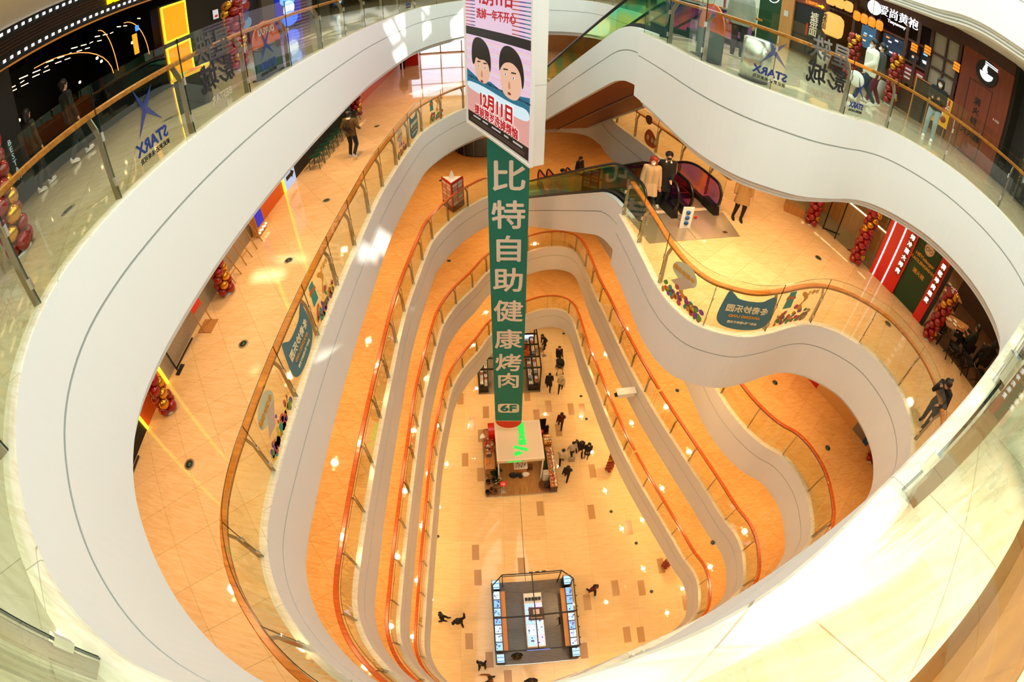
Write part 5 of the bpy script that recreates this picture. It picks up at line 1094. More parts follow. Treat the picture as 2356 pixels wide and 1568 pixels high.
        if hair == 'ponytail': hs += [(Hd(0,-.10,.17), Hd(0,-.15,.15), .04, .045), (Hd(0,-.15,.15), Hd(0,-.15,-.02), .04, .02)]
        if hair == 'bun': hs += [(Hd(0,-.10,.13), Hd(0,-.13,.13), .045, .045)]
        obj('hair', blob('hair', hs, .017, hm, 1), o)
    elif hair == 'cap':
        obj('hair', blob('hair', [(Hd(0,-.04,.09), Hd(0,-.02,.13), .085, .09)], .018, hm, 1), o); obj('cap', blob('cap', [(Hd(0,-.012,.155), Hd(0,-.005,.175), .098, .085), (Hd(-.03,.07,.15), Hd(.03,.07,.15), .04, .04), (Hd(0,.08,.15), Hd(0,.13,.145), .04, .03)], .016, cloth('#141416'), 1), o)
    else: obj('hood', blob('hood', [(Hd(0,-.03,.11), Hd(0,-.015,.15), .115, .108), (Hd(0,-.06,.02), Hd(0,-.05,.1), .1, .11)], .02, cloth(top), 1), o)
    # jacket
    f = {'jacket': 1.0, 'puffer': 1.22, 'slim': .9, 'coat': 1.05}[coat]; hem = {'jacket': .86, 'puffer': .82, 'slim': .92, 'coat': .58}[coat]
    j = [(U(-.075,0,.97), U(-.085,0,1.33), .115*f, .118*f), (U(.075,0,.97), U(.085,0,1.33), .115*f, .118*f), (SL, SR, .078*f, .078*f), (U(0,0,1.38), U(0,0,1.46), .09, .062)]
    if not sit: j += [(U(-.075,0,.97), U(-.08,0,max(hem,.86)), .117*f, .118*f), (U(.075,0,.97), U(.08,0,max(hem,.86)), .117*f, .118*f)]
    if coat == 'coat' and not sit:
        ml = hip.lerp(KL, .8); mr = hip.lerp(KR, .8); j += [(hip+Vector((-.08,0,0)), ml+Vector((-.03,0,0)), .125, .13), (hip+Vector((.08,0,0)), mr+Vector((.03,0,0)), .125, .13), (hip, (ml+mr)/2, .12, .12)]
    for a, e, w in ((SL, EL, lh), (SR, ER, rh)): j += [(a, e, .075*f, .060*f), (e, e.lerp(w, .95), .060*f, .047*f)]
    jm = blob('jacket', j, vox*.95, cloth(top), 2)
    if not sit:                                   # cut a clean hem
        bm = bmesh.new(); bm.from_mesh(jm); zc = (.60 if coat == 'coat' else hem-.04); zc = zc if lean < .3 else .80
        keep = min(lh.z, rh.z, EL.z, ER.z)
        geom = [e for e in bm.verts[:]+bm.edges[:]+bm.faces[:]]; bmesh.ops.bisect_plane(bm, geom=geom, plane_co=(0,0,min(zc, keep-.07) if coat != 'coat' else zc), plane_no=(0,0,-1), clear_outer=True); bm.to_mesh(jm); bm.free()
    jk = obj('coat' if coat == 'coat' else 'jacket', jm, o)
    if collar: obj('collar', blob('collar', [(U(-.07,.05,1.44), U(-.03,-.07,1.47), .035, .04), (U(.07,.05,1.44), U(.03,-.07,1.47), .035, .04), (U(-.04,-.07,1.47), U(.04,-.07,1.47), .045, .045)], .018, cloth(collar), 1), jk)
    if stripe:
        for a, e, w, sx in ((SL, EL, lh, -1), (SR, ER, rh, 1)): b = MB(); b.tube([a+Vector((sx*.065*f,.0,.03)), e+Vector((sx*.056*f,0,.0)), w+Vector((sx*.03*f,0,0))], .012, 5); b.build('sleeve_stripe', cloth(stripe), jk)
    # trousers
    t = [(hip+Vector((-.07,0,.03)), hip+Vector((.07,0,.03)), .105, .105)]
    for a, e, w in ((HL, KL, lf), (HR, KR, rf)): t += [(a, e, .10, .075), (e, w+Vector((0,0,.02)), .072, .058 if not boots else .045)]
    obj('trousers', blob('trousers', t, vox, cloth(bottom), 2), o)
    if skirt: obj('skirt', blob('skirt', [(hip+Vector((-.06,0,.03)), hip.lerp(KL,.7), .115, .14), (hip+Vector((.06,0,.03)), hip.lerp(KR,.7), .115, .14)], .026, cloth(skirt), 2), o)
    for w, kn in ((lf, KL), (rf, KR)):
        b = MB(); dn = (w-kn).normalized(); fw = Vector((0,1,0))-dn*Vector((0,1,0)).dot(dn); fw = Vector((fw.x*.3, fw.y, fw.z*.5)).normalized() if fw.length > .1 else Vector((0,1,0))
        q = fw.to_track_quat('Y', 'Z').to_matrix(); c = w+fw*.05-Vector((0,0,.035)); b.ell(c, (.045,.125,.045), 12, 8, 0, q); b.ell(c-Vector((0,0,.028)), (.05,.132,.022), 12, 6, 1, q); b.ell(w-fw*.02+Vector((0,0,.0)), (.045,.055,.06), 10, 6, 0, q)
        b.build('boot' if boots else 'shoe', [cloth(shoes), paint('#e8e6e0') if not boots else cloth(shoes)], o)
    if mask:
        z = .02 if mask_low else .055; b = MB(); vs = []; n = 8
        for r, (zz_, ww) in enumerate(((z+.035,.062),(z,.066),(z-.035,.05))): vs += [Hd(ww*sin(-1.2+2.4*i/n), -.0+.098*cos((-1.2+2.4*i/n)*.9)+(.006 if r == 1 else 0), zz_) for i in range(n+1)]
        b.add(vs, [(r*(n+1)+i, r*(n+1)+i+1, (r+1)*(n+1)+i+1, (r+1)*(n+1)+i) for r in range(2) for i in range(n)], 0, True); b.build('face_mask', cloth(mask), o)
    if glasses:
        b = MB()
        for sx in (-1, 1): b.tube([Hd(sx*.034+.024*cos(t_), .094, .112+.02*sin(t_)) for t_ in [2*pi*i/12 for i in range(12)]], .003, 5, closed=True); b.tube([Hd(sx*.058,.092,.115), Hd(sx*.085,.0,.115)], .003, 5)
        b.build('glasses', m_black, o)
    if bag == 'crossbody': b = MB(); b.tube([U(-.14,.10,1.40), U(0,.135,1.2), U(.14,.08,1.0), U(.14,-.12,1.0), U(0,-.15,1.2), U(-.14,-.10,1.42)], .014, 6, closed=True); b.ell(U(-.03,-.16,1.12), (.09,.04,.12), 10, 7); b.build('crossbody_bag', m_black, o)
    if bag == 'phone': b = MB(); b.box((lh+rh)/2+Vector((0,.06,.05)), (.075,.012,.15), 0, 0, -.5); b.build('phone', m_dark, o)
    return o
zA, zB, zC, zG = LV['A'], LV['B'], LV['C'], 0.0
# --- top gallery
p = person((7.45, 8.3, zA), (-.75, .25), 'woman in white fluffy jacket and jeans walking behind the right-hand glass', '#eae6dc', '#23344f', '#e9e6e0', 'bun', h=1.68, lf=(-.09,.30,.10), rf=(.09,-.30,.16), lh=(-.26,.24,.98), rh=(.25,.02,.88), coat='puffer', mask='#c9dbe4', mask_low=True, glasses=True, vox=.018)
b = MB(); b.ell((0,0,0), (.09,.24,.19), 14, 9); tag(b.build('tote_bag', cloth('#e9e7e2'), None, (7.0, 8.2, zA+.56), .2), 'large white tote bag carried low by the woman in white', 'bag')
person((8.35, 8.95, zA), (-.75, .3), 'person in dark grey coat walking behind the woman in white', '#3a3c3a', '#5b1a2c', '#cfc9c4', 'short', h=1.72, lf=(-.09,.2,.09), rf=(.09,-.2,.11), mask='#dde4e6', vox=.02)
person((9.35, 7.65, zA), (-.85, -.5), 'person in dark sweater and pale jeans using a phone by the yellow easel', '#14181a', '#8fa0a8', '#efefec', 'long', h=1.66, lf=(-.12,.02,.085), rf=(.13,-.02,.085), lh=(-.10,.26,1.16), rh=(.12,.26,1.12), mask='#e3eaec', bag='phone', nod=18, coat='jacket', vox=.018)
person((-7.85, 5.75, zA), (.2, 1), 'person in black walking near the cinema entrance', '#15161a', '#121318', '#d9d7d2', 'short', h=1.74, lf=(-.09,.26,.09), rf=(.1,-.24,.13)); person((-8.1, 4.85, zA), (.1, 1), 'person in dark olive jacket at the left edge of the cinema entrance', '#2b2a22', '#17171a', '#c9c4bc', 'bob', h=1.66, lf=(-.09,.18,.085), rf=(.09,-.2,.11))
person((4.55, 9.35, zA), (.5, .9), 'person in grey padded jacket stepping off the upper escalator', '#8a8f84', '#1b1c20', '#222222', 'short', h=1.72, coat='puffer')
# --- second gallery
person((-5.40, 14.6, zB), (.15, 1), 'man in olive jacket with crossbody bag walking away along the left', '#5a4424', '#101214', '#c9c4d6', 'short', h=1.74, lf=(-.13,-.02,.085), rf=(.16,-.28,.20), lh=(-.26,.14,.98), rh=(.25,.2,1.0), collar='#e8e2d4', bag='crossbody', vox=.018)
person((3.50, 10.75, zB), (-.1, -1), 'red-haired woman in beige coat on the left escalator', '#b59a76', '#1a1a1c', '#2a2a2a', 'bob', m_hairr, 1.64, coat='coat', mask='#eef0f0', look=-12, vox=.019); person((4.0, 11.05, zB), (-.05, -1), 'woman in black jacket with white collar holding the escalator handrail', '#0f0f12', '#0e0e10', '#e6e3de', 'ponytail', h=1.70, coat='coat', collar='#e6ddcc', stripe='#d9d6cf', mask='#1b1b1e', lh=(-.12,.2,.98), rh=(.30,.12,1.0), vox=.019)
person((6.30, 10.78, zB), (-.15, -1), 'person in camel trench coat and black boots below the white gallery edge', '#a07d4f', '#121214', '#0e0e10', 'long', h=1.70, coat='coat', boots=True, lf=(-.13,.02,.085), rf=(.11,-.05,.085), vox=.019)
person((9.02, 3.55, zB), (-.9, -.1), 'woman in black leaning over the oak rail at the right', '#0e0e10', '#0d0d0f', '#141416', 'ponytail', h=1.68, lean=.72, lh=(-.2,.62,1.04), rh=(.12,.46,1.24), coat='jacket', skirt='#101012', nod=10, vox=.018)
person((-6.6, 28.2, zB), (.3, -1), 'person in long black coat far along the left side', '#101012', '#151518', '#c96a3a', 'long', h=1.62, coat='coat')
for i, (x, y, f, c, l) in enumerate([(12.75,5.35,(-.3,1),'#1d2016','diner in dark olive jacket with back to the void'), (13.2,4.75,(.5,.8),'#0c0c0e','diner in black padded jacket at lower right of the restaurant'), (12.1,6.75,(.6,-.6),'#7a4a44','diner in dusty pink top beyond the balloon column')]):
    person((x, y, zB), f, l, c, '#101013', '#1a1a1a', ['short','hood','bob'][i], h=1.7, sit=True, lf=(-.12,.42,.085), rf=(.12,.40,.085), lh=(-.15,.38,.80), rh=(.15,.38,.82), coat='puffer', lean=.12)
# --- third gallery, at the foot of the escalators
person((2.25, 19.9, zC+.02), (.4, -1), 'person in dark jacket with teal mask at the foot of the escalator', '#1b2230', '#15161a', '#26262a', 'short', h=1.7, mask='#3f9aa0'); person((3.25, 21.5, zC), (.6, -.9), 'person in black and white hooded jacket near the far newels', '#141417', '#17171a', '#dddddd', 'short', h=1.72, collar='#2a2a2e', stripe='#d9d9d9', nod=20)
# --- ground floor
W1 = dict(lf=(-.09,.24,.09), rf=(.09,-.26,.14), lh=(-.26,-.12,.88), rh=(.26,.2,.90)); W2 = dict(lf=(-.09,-.26,.14), rf=(.09,.24,.09), lh=(-.26,.2,.90), rh=(.26,-.12,.88))
g = [((2.42,24.15),(-.7,-.5),'cleaner in black bending with a broom at the far end','#141210','#121214','#2a2a2a','short',dict(lean=.5, lh=(-.30,.55,.85), rh=(-.10,.45,.95), lf=(-.1,.1,.085), rf=(.12,-.2,.10)),'jacket'),
     ((3.32,22.75),(0,-1),'person in black and red jacket pushing a stroller','#131214','#121215','#222226','short',dict(lh=(-.2,.46,1.02), rh=(.2,.46,1.02), mask='#e8e8e8', collar='#b3231c', lf=(-.09,.2,.09), rf=(.09,-.2,.12)),'jacket'),
     ((2.52,20.3),(-.05,-1),'person in long black coat walking hand in hand','#0e0e10','#15130f','#111113','cap',dict(**W1),'coat'), ((3.32,20.15),(-.2,-1),'person in cream hooded jacket walking hand in hand','#cdbda0','#2a2b26','#1e1e20','hood',dict(mask='#dfe6e8', bag='crossbody', **W2),'jacket'),
     ((3.13,17.1),(.1,1),'person in burgundy coat with fur collar walking away','#4a0f14','#101012','#141416','short',dict(collar='#6b4a34', **W1),'jacket'), ((3.08,14.45),(.1,1),'person in cream puffer jacket walking along the plank kiosk','#d3c3a6','#111113','#17171a','short',dict(**W2),'puffer'),
     ((3.30,13.3),(.25,1),'person in black jacket with orange shoes by the plank kiosk','#0d0d0f','#101012','#a33a1c','short',dict(**W1),'jacket'), ((4.22,15.05),(.3,-1),'person in black coat looking down beside two others','#0f0f11','#131316','#161618','long',dict(lh=(-.1,.2,1.0), rh=(.1,.22,1.0), nod=25, **{k_: W1[k_] for k_ in ('lf','rf')}),'jacket'),
     ((4.66,14.85),(-.2,-1),'person in dark coat and skirt with white mask reading a phone','#131214','#8f8478','#8a8078','bob',dict(mask='#eef2f2', lh=(-.08,.24,1.1), rh=(.1,.24,1.08), bag='phone', skirt='#1a1a1c'),'jacket'), ((3.72,14.95),(.4,-1),'person in pale jacket carrying a grey shopping bag','#b5aca0','#1a1a1c','#1c1c1e','short',dict(**W2),'jacket'),
     ((4.36,5.95),(.3,-.6),'person in deep red jacket right of the jewellery kiosk','#5a0f14','#1a1013','#e9e6e0','bob',dict(lf=(-.1,.3,.09), rf=(.1,-.28,.14)),'jacket'), ((-3.50,4.3),(.95,.2),'person in black at the left of the ground floor walking right','#0d0d0f','#0e0e11','#131315','short',dict(**W1),'jacket'),
     ((-2.62,4.1),(-.4,1),'person in black puffer beside the other walker','#101013','#121215','#2a2a2e','short',dict(lh=(-.34,.05,.95), rh=(.42,.32,1.1), lf=(-.09,.2,.09), rf=(.09,-.2,.1)),'puffer'), ((-1.4,1.72),(-.3,-1),'person in black with brown scarf at the front left of the jewellery kiosk','#121114','#101013','#1c1c1f','short',dict(collar='#6b3a20', **W2),'jacket'),
     ((-.95,.9),(-.9,-.3),'person in brown coat with a black backpack at the bottom edge','#7d4f28','#141416','#17171a','short',dict(lh=(-.38,.05,1.0), rh=(.34,.42,1.05), lf=(-.09,.2,.09), rf=(.09,-.2,.1)),'jacket'), ((1.08,.8),(0,-1),'person in black cut off by the bottom edge','#0f0f12','#111114','#1c1c1f','short',dict(rh=(.34,.3,1.05)),'puffer'), ((.36,2.25),(.1,-1),'person in black coat standing inside the jewellery kiosk','#09090b','#0c0c0e','#111112','long',dict(),'coat')]
for (x, y), f, l, t, bt, s_, hr, kw, ct in g: person((x, y, .06 if 'inside' in l else 0), f, l, t, bt, s_, hr, coat=ct, **kw)
person((4.0, 15.45, 0), (.2, -1), 'small child in dark clothes close behind the group', '#1a1a1e', '#1c1c20', '#2a2a2a', 'short', h=1.15)
st_ = empty('baby_stroller', (3.38, 21.95, 0), 'black baby stroller pushed along the shoe kiosk', 'stroller', None, pi); MB().lathe([(.06,0),(.28,.25),(.30,.5),(.24,.5),(.2,.3)], (0,0,.35), 16).build('seat_shell', m_black, st_); b = MB(); b.ell((0,-.12,.85), (.29,.3,.22), 14, 8); b.build('canopy', cloth('#0c0c0e'), st_)
MB().tube([(-.22,-.3,.7),(-.22,-.62,1.0),(.22,-.62,1.0),(.22,-.3,.7)], .02, 8).build('push_bar', m_dgrey, st_)
for x, y in ((-.25,-.3),(.25,-.3),(-.22,.38),(.22,.38)):
    w = MB(); w.lathe([(.03,-.02),(.13,-.02),(.13,.02),(.03,.02)], (0,0,0), 16); w.build('wheel', m_blackg, st_, (x,y,.13)).rotation_euler = (0, pi/2, 0); MB().bar((x,y,.13),(x*.6,y*.4,.5),.025).build('strut', m_dgrey, st_)
b = MB(); b.box((0,0,.2), (.38,.18,.36)); o = tag(b.build('shopping_bag', paint('#a89a88'), None, (3.72,14.62,.0)), 'grey shopping bag hanging beside the group of three', 'bag'); MB().tube([(-.1,0,.38),(-.06,0,.55),(.06,0,.55),(.1,0,.38)], .008, 6).build('handle', m_dark, o)
dp = empty('dustpan', (2.35, 23.4, 0), 'grey dustpan on the floor below the bending cleaner', 'dustpan', None, .4); MB().prism([(-.16,-.1),(.16,-.1),(.13,.14),(-.13,.14)], 0, .03).build('pan', m_grey, dp); MB().bar((0,.12,.03),(0,.25,.8),.02).build('handle', m_dgrey, dp)
# ================================================================ ground floor kiosks
def local_root(name, xy, ang, label, cat, z=0.0): return empty(name, (xy[0], xy[1], z), label, cat, None, ang)
def at_local(root, u, v, z=0.0):
    a = root.rotation_euler[2]; return Vector((root.location.x+u*cos(a)-v*sin(a), root.location.y+u*sin(a)+v*cos(a), root.location.z+z))
def bx(name, root, c, d, m, rz=0): return MB().box(c, d, rz).build(name, m, root)
# ---- plank-floored household kiosk in the middle
A1 = .085; k1 = local_root('kiosk_platform', (-1.47, 12.08), A1, 'plank-floored platform of the household goods kiosk in mid floor', 'platform'); k1r = local_root('kiosk_canopy', (-1.47, 12.08), A1, 'flat white kiosk roof on posts that carries the green letters', 'canopy')
bx('plank_floor', k1, (2.12, 2.4, .04), (4.24, 4.8, .08), m_woodfl); bx('edge_strip', k1, (2.12, -.01, .04), (4.26, .03, .085), m_steel2); bx('edge_strip', k1, (-.01, 2.4, .04), (.03, 4.8, .085), m_steel)
bx('roof', k1r, (2.105, 2.29, 2.5), (2.67, 2.65, .24), mat('white_kiosk_roof', '#dcd0bd', .7)); bx('roof_trim', k1r, (2.105, 2.29, 2.625), (2.45, 2.42, .012), mat('white_kiosk_roof_inset', '#d6c8b3', .75))
for u, v in ((.85, 1.05), (3.36, 1.05), (.85, 3.5), (3.36, 3.5)): bx('post', k1r, (u, v, 1.23), (.08, .08, 2.3), m_white)
bx('back_wall', k1r, (2.1, 3.55, 1.2), (2.5, .06, 2.3), m_white)
sgn = empty('green_roof_letters', at_local(k1, 2.2, 2.3, 2.631), 'bright green raised letters lying along the white kiosk roof', 'sign lettering', None, A1)
def gpoly(pts, name='stroke'): b = MB(); b.prism([(u-2.2, v-2.3) for u, v in pts], 0, .06); return b.build(name, m_greenled, sgn)
gpoly([(1.77,1.78),(2.50,1.50),(2.54,1.66),(1.79,1.93)]); gpoly([(1.79,1.22),(2.24,1.39),(1.99,1.53),(1.77,1.42)])
for ch, v, sz in (('炼', 2.16, .46), ('生', 2.52, .34), ('活', 2.80, .34), ('家', 3.08, .34), ('居', 3.36, .34)):
    me = text_mesh(ch, sz, ext=.03, bold=.012); me.transform(frame(Vector((.12, v-2.3, .03)), (0,1,0), (-1,0,0))); me.materials.append(m_greenled); obj('character', me, sgn)
me = text_mesh('炼生活家居', .16, ext=.01); me.transform(frame(Vector((1.75, .955, 2.5)), (1,0,0), (0,0,1))); me.materials.append(m_greenled); obj('front_lettering', me, k1r)
def ware(name, kind, u, v, z, label, cat, grp=None, rz=0, root=None):
    root = root or k1; o = empty(name, at_local(root, u, v, z), label, cat, grp, root.rotation_euler[2]+rz); return o
# left side: shelves, pots, plants
sh = ware('side_shelf', 0, .40, 2.9, .08, 'low wooden display shelf along the left edge of the plank kiosk', 'shelf'); bx('board', sh, (0,0,.34), (.62,3.0,.05), m_oak); bx('board', sh, (0,0,.72), (.5,3.0,.04), m_oak)
for v in (-1.45, 0, 1.45): bx('upright', sh, (0,v,.37), (.6,.05,.74), m_oak)
ra = ware('red_arch', 0, .60, 4.1, .08, 'glossy red arched display hood at the back left of the plank kiosk', 'display'); MB().slab([(-.22, .5*cos(t), .9+.55*sin(t)) for t in [pi*i/12 for i in range(13)]]+[(-.22,-.5,0),(-.22,.5,0)], (1,0,0), .42).build('hood', m_red2, ra)
wd = ware('white_fan', 0, .2, 3.75, .82, 'white fan-shaped board beside the red hood', 'board'); MB().prism([(0,0)]+[(.34*cos(t), .34*sin(t)) for t in [2.0+1.4*i/8 for i in range(9)]], 0, .03).build('board', m_white, wd)
pot_m = [paint('#3b2312'), paint('#6b4526'), paint('#8a6238'), paint('#2a2018')]
for i, (u, v, r, h, m, l) in enumerate([(.2,.92,.15,.34,0,'round dark basket'),(.38,.34,.17,.4,1,'tall brown urn'),(.14,.2,.16,.36,3,'dark glazed planter'),(.62,.62,.17,.2,2,'shallow woven tray'),(.55,.25,.18,.3,1,'leaning terracotta jar'),(.3,1.3,.19,.2,2,'wide pale basket'),(.55,1.0,.15,.3,3,'small black pot')]):
    o = ware('basket_pot', 0, u, v, .08, l+' at the front left corner of the plank kiosk', 'pot', 'pots at the plank kiosk corner'); MB().lathe([(r*.7,0),(r,h*.5),(r*.92,h),(r*.8,h),(r*.85,h*.6),(r*.5,.05)], (0,0,0), 16).build('body', pot_m[m], o)
def leafy(o, n, r, h, c, up, seed, w=.035):
    random.seed(seed); b = MB()
    for i in range(n):
        a = random.uniform(0, 2*pi); rr = r*random.uniform(.5, 1); hh = h*random.uniform(.6, 1); s_ = Vector((-sin(a), cos(a), 0))*w
        p0 = Vector((0,0,up)); p1 = Vector((cos(a)*rr*.5, sin(a)*rr*.5, up+hh)); p2 = Vector((cos(a)*rr, sin(a)*rr, up+hh*.75)); b.add([p0-s_*.3, p0+s_*.3, p1+s_, p2, p1-s_], [(0,1,2,3,4)])
    return b.build('leaves', paint(c), o)
pl = ware('spiky_plant', 0, .74, 1.3, .08, 'spiky green potted plant at the left of the plank kiosk', 'plant'); MB().lathe([(.12,0),(.16,.35),(.15,.35)], (0,0,0), 14).build('pot', pot_m[0], pl); leafy(pl, 46, .42, .55, '#2c4a26', .35, 1)
p2 = ware('flowering_plant', 0, .78, .78, .08, 'small plant with pale yellow blossoms near the red notice', 'plant'); MB().lathe([(.1,0),(.13,.25),(.12,.25)], (0,0,0), 14).build('pot', pot_m[1], p2); leafy(p2, 26, .26, .35, '#3f5a2c', .25, 2); b = MB(); random.seed(4)
for i in range(14): b.ell((random.uniform(-.2,.2), random.uniform(-.2,.2), .5+random.uniform(0,.15)), .03, 6, 4)
tag(b.build('blossoms', paint('#e8d98a'), p2), kind='stuff')
rs = ware('red_notice', 0, 1.05, .35, .08, 'red notice board on a silver stand at the front of the plank kiosk', 'sign'); MB().bar((0,0,0),(0,0,.8),.03).build('stem', m_steel2, rs); MB().slab([(-.19,-.05,.74),(.19,-.05,.74),(.19,.16,.94),(-.19,.16,.94)], (0,.2,-.2), .02).build('board', m_red2, rs)
for i in range(2): MB().slab([(-.12,.0+.06*i,.80+.06*i),(.12,.0+.06*i,.80+.06*i),(.12,.03+.06*i,.83+.06*i),(-.12,.03+.06*i,.83+.06*i)], (0,-.2,.2), .003).build('text_line', paint('#e7b0a4'), rs)
ss = ware('metal_stool', 0, 1.05, .14, .08, 'small slatted silver stool at the front edge of the plank kiosk', 'stool')
for i in range(4): bx('slat', ss, (-.11+.073*i, 0, .4), (.055,.3,.02), m_steel2)
for sx, sy in ((-1,-1),(1,-1),(1,1),(-1,1)): bx('leg', ss, (sx*.12, sy*.13, .2), (.02,.02,.4), m_steel2)
ot = ware('orange_crate_table', 0, .28, 1.95, .08, 'low orange display table with a small house box on the left edge', 'table'); bx('top', ot, (0,0,.62), (.42,.8,.05), paint('#d9902e')); bx('base', ot, (0,0,.3), (.36,.74,.6), m_oak); MB().prism([(-.12,-.12),(.14,-.05),(.1,.18),(-.12,.12)], .645, .78).build('house_box', paint('#c2711f'), ot)
random.seed(11); GC = ['#b5121a','#c92a22','#d8b08a','#8a1a14','#e6ded2','#3a1a10']
names = ['pack','box','tin','cup','bag','bowl']
for i in range(26):
    u, v = random.uniform(.14, .62), 2.5+random.uniform(0, 1.25); s = random.uniform(.07, .13); c = GC[i % 6]; kind = i % 3
    o = ware(['gift_box','tea_tin','red_lantern_ornament'][kind], 0, u, v, .82, 'small %s among the red goods on the left kiosk shelf' % ['gift box','tea tin','round red ornament'][kind], ['box','tin','ornament'][kind], 'red goods on the left kiosk shelf', random.uniform(0, 3))
    if kind == 0: bx('carton', o, (0,0,s*.6), (s*1.3,s,s*1.2), paint(c)); bx('lid_band', o, (0,0,s*1.0), (s*1.33,s*1.03,s*.12), paint('#e0b060'))
    elif kind == 1: MB().lathe([(s*.5,0),(s*.5,s*1.4)], (0,0,0), 12).build('can', paint(c), o); MB().lathe([(s*.52,s*1.4),(s*.5,s*1.6)], (0,0,0), 12).build('lid', paint('#d9cbb2'), o)
    else: MB().ell((0,0,s*.75), s*.75, 12, 8).build('ball', m_red2, o); MB().lathe([(s*.3,s*1.4),(s*.3,s*1.6)], (0,0,0), 8).build('cap', paint('#d9a23a'), o)
for i, (v, l) in enumerate(((2.95, 'left'), (2.55, 'middle'))):
    o = ware('crockery_rack', 0, .34, v-.1*i, .84, 'wooden rack of white bottles on the left shelf, %s one' % l, 'rack', 'wooden bottle racks'); bx('rack', o, (0,0,.05), (.3,.22,.1), pot_m[1])
    for j in range(4): MB().lathe([(.025,.1),(.03,.25),(.012,.3)], (-.1+.065*j,0,0), 8).build('bottle', m_white, o)
# centre table under the roof edge
ctb = ware('centre_table', 0, 2.18, 1.62, .08, 'white-topped table of goods under the front edge of the kiosk roof', 'table'); bx('top', ctb, (0,0,.7), (.8,.48,.05), m_white); bx('base', ctb, (0,0,.34), (.7,.4,.68), m_oak)
for i in range(12):
    o = ware('table_pack', 0, 1.88+.055*i, 1.5+.12*(i % 3), .815, 'small pack of goods on the white centre table', 'pack', 'packs on the centre table'); bx('pack', o, (0,0,.05), (.05,.08,.1), paint(['#d98a2e','#efe6d8','#2a211c','#c9a06a'][i % 4])); bx('label', o, (0,-.041,.05), (.03,.003,.05), paint('#b5432a'))
for u, v, rx_, ry_, c, l in ((1.74,1.30,.30,.17,'#191722','dark oval tub'),(2.14,1.24,.16,.16,'#2a2018','small black crate of blocks'),(2.46,1.30,.24,.13,'#e9e2d6','white oval basin')):
    o = ware('floor_basin', 0, u, v, .08, l+' on the planks before the centre table', 'basin'); b = MB(); n = 22
    for (k, z) in ((.8,0),(1,.2),(.9,.2),(.75,.04)): b.v += [Vector((rx_*k*cos(2*pi*j/n), ry_*k*sin(2*pi*j/n), z)) for j in range(n)]
    for r in range(3):
        for j in range(n): b.f.append([r*n+j, r*n+(j+1) % n, (r+1)*n+(j+1) % n, (r+1)*n+j]); b.m.append(0); b.sm.append(True)
    b.f.append(list(range(3*n, 4*n))); b.m.append(0); b.sm.append(False); b.build('basin', paint(c), o)
bb = ware('brown_bag', 0, 2.78, 1.75, .08, 'brown paper bag at the right of the centre table', 'bag'); bx('bag', bb, (0,0,.22), (.3,.22,.44), pot_m[1]); MB().tube([(-.08,0,.44),(-.05,0,.56),(.05,0,.56),(.08,0,.44)], .01, 6).build('handle', pot_m[0], bb)
# right side: counter of goods, hedge, yellow table, rug
rc = ware('side_counter', 0, 4.0, 1.35, .08, 'narrow counter of mixed goods along the right edge of the plank kiosk', 'counter'); bx('top', rc, (0,0,.8), (.46,2.75,.04), m_oak); bx('base', rc, (0,0,.4), (.4,2.7,.78), m_dwood)
yt = ware('yellow_table', 0, 4.0, 3.35, .08, 'bright yellow display table at the back right of the plank kiosk', 'table'); bx('top', yt, (0,0,.7), (.5,.7,.05), paint('#e39a1e')); bx('base', yt, (0,0,.34), (.42,.6,.68), paint('#b5751c'))
hd = ware('green_hedge', 0, 3.66, 1.95, .08, 'strip of artificial green hedge behind the right counter', 'hedge'); bx('trough', hd, (0,0,.3), (.14,1.2,.6), m_dwood); random.seed(9); b = MB()
for i in range(260): b.ell((random.uniform(-.08,.08), random.uniform(-.62,.62), random.uniform(.6,.78)), (.03,.03,.015), 5, 3)
tag(b.build('leaf_mass', paint('#0f4a22'), hd), kind='stuff')
random.seed(21); RC = ['#e0a02a','#efe6da','#c9541f','#7d3a1c','#e8c86a','#d9d2c8','#b5331f','#4f7a9a']
for i in range(44):
    v = .05+2.6*(i//2)/22; u = 3.9+.2*(i % 2)+random.uniform(-.03,.03); s = random.uniform(.075,.125); c = RC[(i*5+i//7) % 8]; kind = i % 4
    nm_ = [('snack_bag','snack bag'),('goods_box','goods box'),('enamel_bowl','bowl'),('round_jar','jar')][kind]
    o = ware(nm_[0], 0, u, v, .905, '%s among the mixed goods on the right kiosk counter' % nm_[1], nm_[1], 'mixed goods on the right kiosk counter', random.uniform(0, 3))
    if kind == 0: MB().ell((0,0,s*.6), (s*.8,s*.5,s*.65), 10, 7).build('bag', paint(c), o); bx('seal', o, (0,0,s*1.2), (s*1.1,.01,s*.2), paint('#f0e6d0'))
    elif kind == 1: bx('carton', o, (0,0,s*.5), (s*1.4,s,s), paint(c)); bx('label', o, (0,0,s*1.005), (s*.8,s*.6,.004), paint('#f2ece2'))
    elif kind == 2: MB().lathe([(s*.4,0),(s*.85,s*.6),(s*.78,s*.6),(s*.3,.02)], (0,0,0), 14).build('bowl', paint(c), o); MB().lathe([(s*.5,s*.25),(s*.7,s*.5),(.01,s*.52)], (0,0,0), 12).build('filling', paint('#b5531f'), o)
    else: MB().lathe([(s*.5,0),(s*.55,s*.9)], (0,0,0), 12).build('jar', paint(c), o); MB().lathe([(s*.57,s*.9),(s*.55,s*1.1)], (0,0,0), 12).build('lid', paint('#e8e0d2'), o)
for i in range(9):
    o = ware('goods_box', 0, 3.86+.14*(i % 3), 3.1+.22*(i//3), .806, 'small box on the bright yellow kiosk table', 'box', 'boxes on the yellow table', i*.7); bx('carton', o, (0,0,.04), (.1,.14,.08), paint(RC[(i*3) % 8])); bx('label', o, (0,0,.082), (.06,.08,.004), paint('#efe8dd'))
